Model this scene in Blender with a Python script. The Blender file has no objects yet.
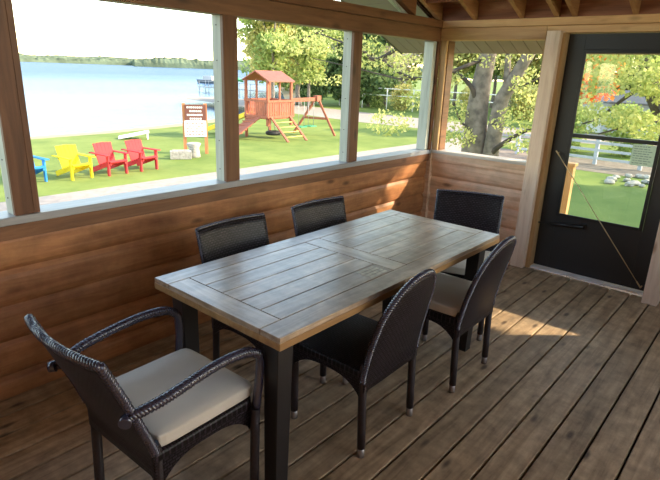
import bpy, math, random
import numpy as np
from mathutils import Vector, Matrix

# ------------------------------------------------------------------ camera, sky, sun, exposure
scn = bpy.context.scene
COL = scn.collection
cam_d = bpy.data.cameras.new('camera'); cam = bpy.data.objects.new('camera', cam_d); COL.objects.link(cam)
cam_d.sensor_width = 36.0; cam_d.lens = 529.0 / 660.0 * 36.0
cam_d.clip_start = 0.02; cam_d.clip_end = 6000
RW = Matrix(((0.75397408, 0.65601999, 0.03407149), (-0.22388671, 0.2078629, 0.95219103), (0.61757415, -0.72555551, 0.30359739)))
m = RW.transposed().to_4x4(); m.translation = Vector((0, 0, 1.62)); cam.matrix_world = m
scn.camera = cam

SUN_DIR = Vector((1.05, 1.0, 0.86)).normalized()
world = bpy.data.worlds.new('world'); scn.world = world; world.use_nodes = True
wn = world.node_tree; wn.nodes.clear()
sky = wn.nodes.new('ShaderNodeTexSky'); sky.sky_type = 'NISHITA'; sky.sun_disc = False
sky.sun_elevation = math.asin(SUN_DIR.z); sky.sun_rotation = math.atan2(SUN_DIR.x, SUN_DIR.y)
sky.air_density = 1.0; sky.dust_density = 0.5; sky.ozone_density = 1.0; sky.altitude = 200
bgn = wn.nodes.new('ShaderNodeBackground'); bgn.inputs['Strength'].default_value = 0.60
wo = wn.nodes.new('ShaderNodeOutputWorld')
wb_ = wn.nodes.new('ShaderNodeVectorMath'); wb_.operation = 'MULTIPLY'; wb_.inputs[1].default_value = (1.16, 1.0, .80)      # camera white balance
wn.links.new(sky.outputs[0], wb_.inputs[0]); wn.links.new(wb_.outputs[0], bgn.inputs[0]); wn.links.new(bgn.outputs[0], wo.inputs[0])
sun_d = bpy.data.lights.new('sun', 'SUN'); sun_d.energy = 7.2; sun_d.angle = 0.012; sun_d.color = (1.0, 0.82, 0.58)
sun = bpy.data.objects.new('sun', sun_d); COL.objects.link(sun)
sun.rotation_euler = SUN_DIR.to_track_quat('Z', 'Y').to_euler(); sun.location = (20, 20, 20)
scn.view_settings.view_transform = 'Standard'; scn.view_settings.look = 'None'
scn.view_settings.gamma = 1.0; scn.view_settings.use_curve_mapping = False
scn.view_settings.exposure = 0.75
scn.cycles.max_bounces = 8; scn.cycles.diffuse_bounces = 5; scn.cycles.transparent_max_bounces = 12
scn.cycles.sample_clamp_indirect = 6.0
try: scn.cycles.use_denoising = True
except Exception: pass

# ------------------------------------------------------------------ helpers
class MB:
    def __init__(s): s.v = []; s.f = []; s.mi = []; s.sm = []
    def add(s, vs, fs, mi=0, smooth=False):
        o = len(s.v); s.v += [tuple(p) for p in vs]
        for f in fs: s.f.append(tuple(o + i for i in f)); s.mi.append(mi); s.sm.append(smooth)
        return s
    def box(s, lo, hi, mi=0, M=None):
        x0, y0, z0 = lo; x1, y1, z1 = hi
        vs = [Vector(p) for p in ((x0,y0,z0),(x1,y0,z0),(x1,y1,z0),(x0,y1,z0),(x0,y0,z1),(x1,y0,z1),(x1,y1,z1),(x0,y1,z1))]
        if M is not None: vs = [M @ p for p in vs]
        return s.add(vs, ((3,2,1,0),(4,5,6,7),(0,1,5,4),(1,2,6,5),(2,3,7,6),(3,0,4,7)), mi)
    def beam(s, a, b, w, d, up=(0,0,1), mi=0):
        a = Vector(a); b = Vector(b); t = (b - a).normalized(); u = Vector(up)
        if abs(t.dot(u)) > .98: u = Vector((1, 0, 0))
        r = t.cross(u).normalized(); u = r.cross(t).normalized()
        vs = []
        for p in (a, b):
            for i, j in ((-1,-1),(1,-1),(1,1),(-1,1)): vs.append(p + r*(i*w/2) + u*(j*d/2))
        return s.add(vs, ((3,2,1,0),(4,5,6,7),(0,1,5,4),(1,2,6,5),(2,3,7,6),(3,0,4,7)), mi)
    def tube(s, pts, rad, n=8, mi=0, caps=True, smooth=True):
        pts = [Vector(p) for p in pts]
        if not hasattr(rad, '__len__'): rad = [rad] * len(pts)
        t0 = (pts[1] - pts[0]).normalized()
        ref = Vector((0, 0, 1)) if abs(t0.z) < .9 else Vector((1, 0, 0))
        r = t0.cross(ref).normalized(); vs = []
        for i, p in enumerate(pts):
            t = (pts[min(i+1, len(pts)-1)] - pts[max(i-1, 0)]).normalized()
            r = (r - t * r.dot(t)).normalized(); u = t.cross(r)
            for k in range(n):
                a = 2*math.pi*k/n
                vs.append(p + (r*math.cos(a) + u*math.sin(a)) * rad[i])
        fs = []
        for i in range(len(pts)-1):
            for k in range(n):
                fs.append((i*n+k, i*n+(k+1) % n, (i+1)*n+(k+1) % n, (i+1)*n+k))
        s.add(vs, fs, mi, smooth)
        if caps:
            o = len(s.v) - len(vs)
            s.f.append(tuple(o+k for k in reversed(range(n)))); s.mi.append(mi); s.sm.append(False)
            s.f.append(tuple(o+(len(pts)-1)*n+k for k in range(n))); s.mi.append(mi); s.sm.append(False)
        return s
    def helix(s, pts, R, r, pitch, phase, n=5, mi=0):
        pts = resample(pts, pitch/8)
        t0 = (pts[1]-pts[0]).normalized(); ref = Vector((0,0,1)) if abs(t0.z) < .9 else Vector((1,0,0))
        rr = t0.cross(ref).normalized(); out = []
        for i, p in enumerate(pts):
            t = (pts[min(i+1, len(pts)-1)] - pts[max(i-1, 0)]).normalized()
            rr = (rr - t*rr.dot(t)).normalized(); u = t.cross(rr); a = phase + 2*math.pi*i/8
            out.append(p + (rr*math.cos(a) + u*math.sin(a))*R)
        return s.tube(out, r, n, mi)
    def prism(s, poly, axis, a, b, mi=0, smooth=False):
        """poly: 2D points in the two other axes (in x,y,z order), extruded along axis from a to b"""
        def mk(p, t):
            q = list(p); q.insert(axis, t); return q
        n = len(poly)
        vs = [mk(p, a) for p in poly] + [mk(p, b) for p in poly]
        fs = [(i, (i+1) % n, (i+1) % n + n, i+n) for i in range(n)]
        s.add(vs, fs, mi, smooth)
        o = len(s.v) - 2*n
        s.f.append(tuple(o+i for i in reversed(range(n)))); s.mi.append(mi); s.sm.append(False)
        s.f.append(tuple(o+n+i for i in range(n))); s.mi.append(mi); s.sm.append(False)
        return s
    def mesh(s, name, mats):
        me = bpy.data.meshes.new(name)
        me.from_pydata(s.v, [], s.f)
        for mm in (mats if isinstance(mats, (list, tuple)) else [mats]): me.materials.append(mm)
        me.polygons.foreach_set('material_index', s.mi); me.polygons.foreach_set('use_smooth', s.sm)
        me.update(); return me
    def build(s, name, mats, parent=None, bevel=0, recalc=True, **props):
        me = s.mesh(name, mats)
        if recalc:
            import bmesh
            bm = bmesh.new(); bm.from_mesh(me); bmesh.ops.recalc_face_normals(bm, faces=bm.faces); bm.to_mesh(me); bm.free()
        o = bpy.data.objects.new(name, me); COL.objects.link(o)
        if parent is not None: o.parent = parent
        if bevel:
            b = o.modifiers.new('edge', 'BEVEL'); b.width = bevel; b.segments = 2; b.limit_method = 'ANGLE'; b.angle_limit = .7
        for k, v in props.items(): o[k] = v
        return o

def resample(pts, step):
    pts = [Vector(p) for p in pts]; out = [pts[0]]; carry = 0
    for a, b in zip(pts, pts[1:]):
        L = (b-a).length
        if L < 1e-9: continue
        d = step - carry
        while d <= L: out.append(a + (b-a)*(d/L)); d += step
        carry = L - (d - step)
    return out
def smooth_path(pts, n=6):
    pts = [Vector(p) for p in pts]; out = []
    P = [pts[0]*2-pts[1]] + pts + [pts[-1]*2-pts[-2]]
    for i in range(1, len(P)-2):
        for k in range(n):
            t = k/n; a, b, c, d = P[i-1], P[i], P[i+1], P[i+2]
            out.append(.5*((2*b) + (c-a)*t + (2*a-5*b+4*c-d)*t*t + (3*b-a-3*c+d)*t**3))
    out.append(pts[-1]); return out
def empty(name, loc, rz=0, label=None, category=None, group=None, parent=None):
    o = bpy.data.objects.new(name, None); COL.objects.link(o); o.location = loc; o.rotation_euler = (0, 0, rz)
    o.empty_display_size = .1
    if parent is not None: o.parent = parent
    tag(o, label, category, group); return o
def tag(o, label=None, category=None, group=None, kind=None):
    if label: o['label'] = label
    if category: o['category'] = category
    if group: o['group'] = group
    if kind: o['kind'] = kind
    return o
def copy_tree(o, parent=None):
    c = o.copy(); COL.objects.link(c); c.parent = parent
    for ch in o.children: copy_tree(ch, c)
    return c

# ------------------------------------------------------------------ materials
def nmat(name):
    mt = bpy.data.materials.new(name); mt.use_nodes = True; nt = mt.node_tree
    return mt, nt, nt.nodes['Principled BSDF']
def plain(name, col, rough=.6, metal=0, spec=.5, noise=0, nscale=20, bump=0):
    mt, nt, b = nmat(name)
    b.inputs['Base Color'].default_value = (*col, 1); b.inputs['Roughness'].default_value = rough
    b.inputs['Metallic'].default_value = metal; b.inputs['Specular IOR Level'].default_value = spec
    if noise or bump:
        tc = nt.nodes.new('ShaderNodeTexCoord'); n = nt.nodes.new('ShaderNodeTexNoise'); n.inputs['Scale'].default_value = nscale
        n.inputs['Detail'].default_value = 5
        nt.links.new(tc.outputs['Object'], n.inputs['Vector'])
        if noise:
            r = nt.nodes.new('ShaderNodeValToRGB'); e = r.color_ramp.elements
            e[0].position = .3; e[1].position = .7
            e[0].color = (*[c*(1-noise) for c in col], 1); e[1].color = (*[min(1, c*(1+noise)) for c in col], 1)
            nt.links.new(n.outputs['Fac'], r.inputs[0]); nt.links.new(r.outputs[0], b.inputs['Base Color'])
        if bump:
            bp = nt.nodes.new('ShaderNodeBump'); bp.inputs['Strength'].default_value = bump
            nt.links.new(n.outputs['Fac'], bp.inputs['Height']); nt.links.new(bp.outputs[0], b.inputs['Normal'])
    return mt
def wood(name, dark, mid, light, axis='Y', rough=.5, knots=.5, spec=.4, board=None, scale=1.0, var=.25, knotcol=None, coat=0, bump=.15, nrm=None, kscale=1.0, stain=0, stscale=7):
    """grain stretched along axis; board=(axis index, pitch, offset) gives every board its own tone"""
    mt, nt, b = nmat(name); N = nt.nodes.new; L = nt.links.new
    tc = N('ShaderNodeTexCoord'); mp = N('ShaderNodeMapping')
    sc = {'X': (1.2, 14, 14), 'Y': (14, 1.2, 14), 'Z': (14, 14, 1.2)}[axis]
    mp.inputs['Scale'].default_value = [q*scale for q in sc]
    L(tc.outputs['Object'], mp.inputs['Vector'])
    vec = mp.outputs[0]; tone = None
    if board:
        ai, pitch, off = board
        sx = N('ShaderNodeSeparateXYZ'); L(tc.outputs['Object'], sx.inputs[0])
        a = N('ShaderNodeMath'); a.operation = 'SUBTRACT'; a.inputs[1].default_value = off; L(sx.outputs[ai], a.inputs[0])
        d = N('ShaderNodeMath'); d.operation = 'DIVIDE'; d.inputs[1].default_value = pitch; L(a.outputs[0], d.inputs[0])
        fl = N('ShaderNodeMath'); fl.operation = 'FLOOR'; L(d.outputs[0], fl.inputs[0])
        wnz = N('ShaderNodeTexWhiteNoise'); wnz.noise_dimensions = '1D'; L(fl.outputs[0], wnz.inputs['W'])
        va = N('ShaderNodeVectorMath'); va.operation = 'MULTIPLY_ADD'; va.inputs[1].default_value = (37, 37, 37)
        L(wnz.outputs['Color'], va.inputs[0]); L(mp.outputs[0], va.inputs[2]); vec = va.outputs[0]; tone = wnz.outputs['Value']
    n1 = N('ShaderNodeTexNoise'); n1.inputs['Scale'].default_value = 1.6; n1.inputs['Detail'].default_value = 8; n1.inputs['Roughness'].default_value = .62
    n1.inputs['Distortion'].default_value = .6
    L(vec, n1.inputs['Vector'])
    r = N('ShaderNodeValToRGB'); r.color_ramp.elements[0].position = .28; r.color_ramp.elements[1].position = .72
    r.color_ramp.elements[0].color = (*dark, 1); r.color_ramp.elements[1].color = (*light, 1)
    e = r.color_ramp.elements.new(.5); e.color = (*mid, 1)
    L(n1.outputs['Fac'], r.inputs[0]); col = r.outputs[0]
    if tone is not None:
        mr = N('ShaderNodeMapRange'); mr.inputs['To Min'].default_value = 1-var; mr.inputs['To Max'].default_value = 1+var
        L(tone, mr.inputs[0]); mx = N('ShaderNodeVectorMath'); mx.operation = 'SCALE'
        L(col, mx.inputs[0]); L(mr.outputs[0], mx.inputs['Scale']); col = mx.outputs[0]
    if knots:
        mk = N('ShaderNodeMapping'); ks = list({'X': (2.6, 7, 7), 'Y': (7, 2.6, 7), 'Z': (7, 7, 2.6)}[axis]); ks = [q*kscale for q in ks]
        if nrm is not None: ks[nrm] = 0
        mk.inputs['Scale'].default_value = ks; L(tc.outputs['Object'], mk.inputs[0])
        vo = N('ShaderNodeTexVoronoi'); vo.inputs['Scale'].default_value = 1.0; L(mk.outputs[0], vo.inputs['Vector'])
        kr = N('ShaderNodeValToRGB'); kr.color_ramp.elements[0].position = .06; kr.color_ramp.elements[1].position = .17
        kr.color_ramp.elements[0].color = (1, 1, 1, 1); kr.color_ramp.elements[1].color = (0, 0, 0, 1)
        L(vo.outputs['Distance'], kr.inputs[0])
        km = N('ShaderNodeMath'); km.operation = 'MULTIPLY'; km.inputs[1].default_value = knots; L(kr.outputs[0], km.inputs[0])
        mi = N('ShaderNodeMix'); mi.data_type = 'RGBA'; L(km.outputs[0], mi.inputs[0]); L(col, mi.inputs[6])
        kc = knotcol or tuple(c*.35 for c in dark); mi.inputs[7].default_value = (*kc, 1); col = mi.outputs[2]
    if stain:
        ns = N('ShaderNodeTexNoise'); ns.inputs['Scale'].default_value = stscale; ns.inputs['Detail'].default_value = 7; ns.inputs['Roughness'].default_value = .65
        L(tc.outputs['Object'], ns.inputs['Vector'])
        ms = N('ShaderNodeMapRange'); ms.inputs['From Min'].default_value = .33; ms.inputs['From Max'].default_value = .62
        ms.inputs['To Min'].default_value = 1-stain; ms.inputs['To Max'].default_value = 1+stain*.35; L(ns.outputs['Fac'], ms.inputs[0])
        vs_ = N('ShaderNodeVectorMath'); vs_.operation = 'SCALE'; L(col, vs_.inputs[0]); L(ms.outputs[0], vs_.inputs['Scale']); col = vs_.outputs[0]
    L(col, b.inputs['Base Color'])
    bp = N('ShaderNodeBump'); bp.inputs['Strength'].default_value = bump; bp.inputs['Distance'].default_value = .01
    L(n1.outputs['Fac'], bp.inputs['Height']); L(bp.outputs[0], b.inputs['Normal'])
    b.inputs['Roughness'].default_value = rough; b.inputs['Specular IOR Level'].default_value = spec
    b.inputs['Coat Weight'].default_value = coat; b.inputs['Coat Roughness'].default_value = .25
    return mt

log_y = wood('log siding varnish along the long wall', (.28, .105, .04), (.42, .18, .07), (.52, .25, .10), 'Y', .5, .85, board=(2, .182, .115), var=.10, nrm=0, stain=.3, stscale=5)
log_x = wood('log siding varnish lit at the end wall', (.56, .33, .20), (.74, .49, .32), (.84, .61, .43), 'X', .5, .8, board=(2, .182, .115), var=.10, nrm=1, stain=.2, stscale=5)  # same varnish as the long wall, paled for the stronger light here
stud_brown = wood('brown stained stud', (.085, .034, .016), (.145, .06, .028), (.20, .09, .042), 'Z', .5, .8, nrm=0)
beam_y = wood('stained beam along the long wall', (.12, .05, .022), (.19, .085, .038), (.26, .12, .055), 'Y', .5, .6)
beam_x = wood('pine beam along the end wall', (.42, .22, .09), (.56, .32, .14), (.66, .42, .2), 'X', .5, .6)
stud_pale = wood('pale stud lit by lake and sky', (.31, .33, .30), (.42, .45, .41), (.52, .54, .49), 'Z', .6, .5, knotcol=(.2, .16, .12))  # pale tone holds the lake and sky light on the stud sides
pine_z = wood('fresh pine post', (.60, .42, .28), (.76, .57, .42), (.84, .67, .52), 'Z', .5, .8, nrm=1, knotcol=(.25, .09, .03))
pine_z2 = wood('amber pine post', (.36, .19, .08), (.47, .28, .12), (.56, .36, .18), 'Z', .5, .6)
sill_y = wood('sky tinted sill along the long wall', (.24, .25, .27), (.32, .33, .35), (.40, .41, .42), 'Y', .35, .3, spec=.6)  # blue-grey of the reflected sky is put into this colour
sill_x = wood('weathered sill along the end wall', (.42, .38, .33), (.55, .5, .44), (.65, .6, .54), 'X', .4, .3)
deck_wood = wood('worn deck boards', (.21, .14, .078), (.41, .29, .17), (.55, .405, .25), 'Y', .55, .85, board=(0, .1535, -1.166), var=.12, knotcol=(.06, .035, .022), bump=.35, nrm=2, kscale=1.25, stain=.32, stscale=12)
rafter_wood = wood('rafter pine', (.25, .12, .05), (.37, .19, .085), (.47, .27, .13), 'Y', .6, .5)
roof_deck = wood('roof sheathing', (.11, .038, .022), (.25, .10, .055), (.50, .27, .15), 'X', .7, .2, scale=.5)
tbl_l = wood('greywashed table planks lengthwise', (.20, .13, .08), (.39, .28, .19), (.60, .48, .37), 'Y', .34, .15, spec=.6, board=(0, .112, -.285), var=.14, coat=.6, stain=.35, stscale=10)
tbl_x = wood('greywashed table frame crosswise', (.24, .16, .095), (.43, .31, .21), (.60, .48, .37), 'X', .34, .1, spec=.6, coat=.6, stain=.35, stscale=10)
tbl_edge = wood('table edge', (.24, .12, .045), (.34, .19, .075), (.42, .26, .11), 'Y', .4, .1)  # darkened to hold the shade along the long sides
black_metal = plain('charcoal painted table steel', (.018, .016, .017), .4, spec=.4)
rubber = plain('black rubber', (.02, .02, .02), .7)
door_paint = plain('charcoal door paint', (.028, .027, .027), .42, spec=.45)
door_dark = plain('black door trim', (.012, .012, .013), .4)
steel = plain('brushed steel', (.55, .55, .56), .35, .9)
light_gap = plain('threshold with light gap', (.9, .9, .92), .35, .2)  # whitened to stand in for daylight through the gap under the door
rod_mat = plain('tan rod', (.62, .48, .26), .45)
paper_mat = plain('pale green notice paper', (.70, .78, .68), .8, noise=.12, nscale=60)
paper_mat.node_tree.nodes['Principled BSDF'].inputs['Transmission Weight'].default_value = .0
cushion_mat = plain('cream cushion cloth', (.66, .60, .50), .85, spec=.2, noise=.04, nscale=8, bump=.12)
silver_cap = plain('worn silver foot cap', (.30, .27, .25), .45, .6)
nail_mat = plain('nail head', (.06, .05, .045), .5, .5)

def weave(name, plane):
    mt, nt, b = nmat(name); N = nt.nodes.new; L = nt.links.new
    tc = N('ShaderNodeTexCoord'); sx = N('ShaderNodeSeparateXYZ'); L(tc.outputs['Object'], sx.inputs[0])
    cb = N('ShaderNodeCombineXYZ'); i, j = plane
    L(sx.outputs[i], cb.inputs[0]); L(sx.outputs[j], cb.inputs[1])
    br = N('ShaderNodeTexBrick'); br.inputs['Scale'].default_value = 1.0
    br.inputs['Brick Width'].default_value = .022; br.inputs['Row Height'].default_value = .012
    br.inputs['Mortar Size'].default_value = .0032; br.inputs['Mortar Smooth'].default_value = .3
    br.inputs['Color1'].default_value = (.05, .037, .052, 1); br.inputs['Color2'].default_value = (.02, .014, .02, 1)
    br.inputs['Mortar'].default_value = (.002, .0015, .002, 1)
    L(cb.outputs[0], br.inputs['Vector']); L(br.outputs['Color'], b.inputs['Base Color'])
    iv = N('ShaderNodeMath'); iv.operation = 'SUBTRACT'; iv.inputs[0].default_value = 1; L(br.outputs['Fac'], iv.inputs[1])
    bp = N('ShaderNodeBump'); bp.inputs['Strength'].default_value = 1.0; bp.inputs['Distance'].default_value = .008
    L(iv.outputs[0], bp.inputs['Height']); L(bp.outputs[0], b.inputs['Normal'])
    b.inputs['Roughness'].default_value = .42; b.inputs['Specular IOR Level'].default_value = .35
    return mt
wv_back = weave('dark resin wicker upright', (0, 2)); wv_seat = weave('dark resin wicker seat', (0, 1)); wv_side = weave('dark resin wicker side', (1, 2))
wicker = plain('dark resin strand with sky tint', (.04, .038, .065), .25, spec=1.0)  # blue tint stands in for sky reflected on rims and arms
def ring_wrap():
    mt, nt, b = nmat('dark resin wrapped leg'); N = nt.nodes.new; L = nt.links.new
    tc = N('ShaderNodeTexCoord'); w = N('ShaderNodeTexWave'); w.bands_direction = 'Z'; w.inputs['Scale'].default_value = 55; L(tc.outputs['Object'], w.inputs[0])
    bp = N('ShaderNodeBump'); bp.inputs['Strength'].default_value = .5; bp.inputs['Distance'].default_value = .002; L(w.outputs['Fac'], bp.inputs['Height']); L(bp.outputs[0], b.inputs['Normal'])
    b.inputs['Base Color'].default_value = (.024, .017, .02, 1); b.inputs['Roughness'].default_value = .4; return mt
wrap = ring_wrap()

def grass_material():
    mt, nt, b = nmat('mown lawn'); N = nt.nodes.new; L = nt.links.new
    tc = N('ShaderNodeTexCoord'); n = N('ShaderNodeTexNoise'); n.inputs['Scale'].default_value = .5; n.inputs['Detail'].default_value = 9; n.inputs['Roughness'].default_value = .7
    L(tc.outputs['Object'], n.inputs[0]); r = N('ShaderNodeValToRGB')
    r.color_ramp.elements[0].position = .35; r.color_ramp.elements[1].position = .68
    r.color_ramp.elements[0].color = (.11, .165, .035, 1); r.color_ramp.elements[1].color = (.21, .255, .062, 1)
    L(n.outputs['Fac'], r.inputs[0]); L(r.outputs[0], b.inputs['Base Color'])
    n2 = N('ShaderNodeTexNoise'); n2.inputs['Scale'].default_value = 30; L(tc.outputs['Object'], n2.inputs[0])
    bp = N('ShaderNodeBump'); bp.inputs['Strength'].default_value = .6; L(n2.outputs['Fac'], bp.inputs['Height']); L(bp.outputs[0], b.inputs['Normal'])
    b.inputs['Roughness'].default_value = .9; b.inputs['Specular IOR Level'].default_value = .15; return mt
grass = grass_material()
sand = plain('beach sand', (.34, .265, .155), .95, noise=.12, nscale=3)
gravel = plain('pale gravel track', (.29, .25, .215), .95, noise=.15, nscale=6, bump=.2)
def water_material():
    mt, nt, b = nmat('lake water'); N = nt.nodes.new; L = nt.links.new
    tc = N('ShaderNodeTexCoord'); mp = N('ShaderNodeMapping'); mp.inputs['Scale'].default_value = (.9, .35, 1); L(tc.outputs['Object'], mp.inputs[0])
    n = N('ShaderNodeTexNoise'); n.inputs['Scale'].default_value = 1.3; n.inputs['Detail'].default_value = 6; L(mp.outputs[0], n.inputs[0])
    n2 = N('ShaderNodeTexNoise'); n2.inputs['Scale'].default_value = .012; n2.inputs['Detail'].default_value = 3; L(mp.outputs[0], n2.inputs[0])
    sx = N('ShaderNodeSeparateXYZ'); L(tc.outputs['Object'], sx.inputs[0])
    ad = N('ShaderNodeMath'); ad.operation = 'MULTIPLY_ADD'; ad.inputs[1].default_value = 160; L(n2.outputs['Fac'], ad.inputs[0]); L(sx.outputs[0], ad.inputs[2])
    mr = N('ShaderNodeMapRange'); mr.inputs['From Min'].default_value = 40; mr.inputs['From Max'].default_value = -90      # rougher out of the lee of the shore
    mr.inputs['To Min'].default_value = .10; mr.inputs['To Max'].default_value = 1.0; L(ad.outputs[0], mr.inputs[0])
    bp = N('ShaderNodeBump'); bp.inputs['Distance'].default_value = .6; L(mr.outputs[0], bp.inputs['Strength']); L(n.outputs['Fac'], bp.inputs['Height'])
    nt.nodes.remove(b); df = N('ShaderNodeBsdfDiffuse'); df.inputs[0].default_value = (.035, .07, .13, 1)
    gs = N('ShaderNodeBsdfGlossy'); gs.inputs[0].default_value = (.60, .72, .86, 1); gs.inputs['Roughness'].default_value = .18; L(bp.outputs[0], gs.inputs['Normal'])
    fm = N('ShaderNodeMapRange'); fm.inputs['From Min'].default_value = .10; fm.inputs['From Max'].default_value = 1.0; fm.inputs['To Min'].default_value = .42; fm.inputs['To Max'].default_value = .26
    L(mr.outputs[0], fm.inputs[0]); mx = N('ShaderNodeMixShader'); L(fm.outputs[0], mx.inputs[0]); L(df.outputs[0], mx.inputs[1]); L(gs.outputs[0], mx.inputs[2])
    L(mx.outputs[0], nt.nodes['Material Output'].inputs[0]); return mt
water = water_material()
def leafmat(name, c1, c2, trans=.5):
    mt = bpy.data.materials.new(name); mt.use_nodes = True; nt = mt.node_tree; nt.nodes.clear(); N = nt.nodes.new; L = nt.links.new
    g = N('ShaderNodeNewGeometry'); n = N('ShaderNodeTexNoise'); n.inputs['Scale'].default_value = 1.7; n.inputs['Detail'].default_value = 4
    tc = N('ShaderNodeTexCoord'); L(tc.outputs['Object'], n.inputs[0])
    a = N('ShaderNodeMath'); a.operation = 'MULTIPLY_ADD'; a.inputs[1].default_value = .5
    L(g.outputs['Random Per Island'], a.inputs[0]); hf = N('ShaderNodeMath'); hf.operation = 'MULTIPLY_ADD'; hf.inputs[1].default_value = 1.6; hf.inputs[2].default_value = -.55
    L(n.outputs['Fac'], hf.inputs[0]); L(hf.outputs[0], a.inputs[2])
    r = N('ShaderNodeValToRGB'); r.color_ramp.elements[0].position = .25; r.color_ramp.elements[1].position = .75
    r.color_ramp.elements[0].color = (*c1, 1); r.color_ramp.elements[1].color = (*c2, 1); L(a.outputs[0], r.inputs[0])
    d = N('ShaderNodeBsdfDiffuse'); t = N('ShaderNodeBsdfTranslucent'); mx = N('ShaderNodeMixShader'); mx.inputs[0].default_value = trans
    o = N('ShaderNodeOutputMaterial'); L(r.outputs[0], d.inputs[0]); L(r.outputs[0], t.inputs[0]); L(d.outputs[0], mx.inputs[1]); L(t.outputs[0], mx.inputs[2]); L(mx.outputs[0], o.inputs[0])
    return mt
lf_maple = leafmat('maple leaf', (.36, .42, .12), (.74, .70, .28), .55)
lf_green = leafmat('summer leaf', (.20, .29, .08), (.50, .56, .20))
lf_gold = leafmat('turning yellow leaf', (.40, .42, .13), (.78, .68, .28))
lf_dark = leafmat('dark needle', (.07, .12, .05), (.22, .30, .12), .3)
lf_bare = leafmat('dry twig', (.42, .36, .29), (.66, .57, .47), .2)
lf_orange = leafmat('orange maple leaf', (.70, .20, .05), (.85, .40, .10), .6)
bark = plain('grey bark', (.17, .145, .125), .9, noise=.45, nscale=9, bump=.8)
bark_dark = plain('dark bark', (.07, .055, .045), .9, noise=.3, nscale=9, bump=.6)
play_red = wood('redwood stained playset timber', (.24, .065, .035), (.33, .10, .055), (.42, .15, .085), 'Z', .7, .2)
play_roof = plain('red brown roof boards', (.30, .085, .055), .6, noise=.15, nscale=6)
yellow_pl = plain('yellow plastic', (.80, .55, .03), .35)
white_pl = plain('white plastic', (.8, .8, .78), .4)
green_pl = plain('green plastic', (.05, .35, .18), .4)
soffit_mat = plain('grey soffit metal', (.22, .175, .19), .5, spec=.4)
roofing = plain('asphalt shingles', (.08, .08, .08), .9)

# ------------------------------------------------------------------ ROOM SHELL
XL, YB = -2.67, 4.61          # inner faces of the long wall and of the end wall
XR, YR = 2.1, -1.9            # porch continues to the right and behind the camera
def structure(mb, name, mats, parent=None, bevel=0, kind=True):
    o = mb.build(name, mats, parent, bevel)
    if kind: o['kind'] = 'structure'
    return o
# floor of separate boards with gaps, all one floor; joists under it close the gaps
fl = MB(); x = -1.166 - .1535*11
while x < XR + .1:
    fl.box((x+.0055, YR-.05, -.032), (x+.148, YB-.03, 0)); x += .1535
flo = structure(fl, 'floor', deck_wood, bevel=.004)
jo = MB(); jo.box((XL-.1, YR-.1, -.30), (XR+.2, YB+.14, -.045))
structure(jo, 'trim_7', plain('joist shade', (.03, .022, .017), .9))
# log courses
def log_profile(face, sgn, zs):
    """polygon (axis, z) of stacked half-logs bulging towards the room"""
    pts = []
    for z0, z1 in zs:
        for k in range(9):
            t = k/8; pts.append((face + sgn*(.020*(1-abs(2*t-1)**5)), z0 + (z1-z0)*t))
    pts.append((face - sgn*.11, zs[-1][1])); pts.append((face - sgn*.11, zs[0][0])); return pts
courses = [(-.02, .115)] + [(.115+.182*k, .115+.182*(k+1)) for k in range(3)] + [(.661, .845)]
def log_wall(name, axis, a, b, face, sgn, mat):
    w = MB(); w.prism(log_profile(face, sgn, courses), axis, a, b, smooth=False)
    return structure(w, name, mat)
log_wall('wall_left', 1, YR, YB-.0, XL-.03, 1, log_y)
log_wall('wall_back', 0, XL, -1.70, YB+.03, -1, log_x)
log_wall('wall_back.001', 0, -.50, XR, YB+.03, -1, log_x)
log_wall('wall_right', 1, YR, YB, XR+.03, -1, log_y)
hw = MB(); hw.box((XL-.1, YR-.14, -.02), (XR+.1, YR, 3.9)); structure(hw, 'wall_front', wood('house siding', (.22, .12, .06), (.3, .17, .09), (.38, .23, .13), 'X', .6, .3, board=(2, .2, 0)))

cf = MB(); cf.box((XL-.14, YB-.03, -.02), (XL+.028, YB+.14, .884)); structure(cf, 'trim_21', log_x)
# sills, plates, headers (long pieces of trim)
t = MB(); t.box((XL-.135, YR, .885), (XL+.012, YB+.14, .923)); structure(t, 'trim_1', sill_y, bevel=.003)          # sill, long wall
t = MB(); t.box((XL-.02, YR, .815), (XL+.008, YB-.005, .884)); structure(t, 'trim_2', beam_y, bevel=.003)
t = MB(); t.box((XL+.013, YB-.012, .895), (-1.69, YB+.12, .923)); structure(t, 'trim_3', sill_x, bevel=.003)
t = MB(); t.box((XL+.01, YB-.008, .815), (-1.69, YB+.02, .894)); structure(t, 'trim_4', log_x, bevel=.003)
# headers and double plates
t = MB(); t.box((XL-.10, YR, 1.915), (XL+.0, YB+.1, 2.03)); structure(t, 'trim_5', beam_y, bevel=.003)
t = MB(); t.box((XL-.12, YR, 2.031), (XL+.02, YB+.12, 2.098)); structure(t, 'trim_6', beam_y, bevel=.003)
t = MB(); t.box((XL+.002, YB, 1.925), (-1.70, YB+.10, 2.03)); t.box((-1.699, YB, 1.975), (-.50, YB+.1, 2.03)); t.box((-.499, YB, 1.925), (XR, YB+.1, 2.03))
structure(t, 'trim_8', beam_x, bevel=.003)
t = MB(); t.box((XL+.022, YB-.02, 2.031), (XR, YB+.12, 2.09)); structure(t, 'trim_9', beam_x, bevel=.003)
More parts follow.
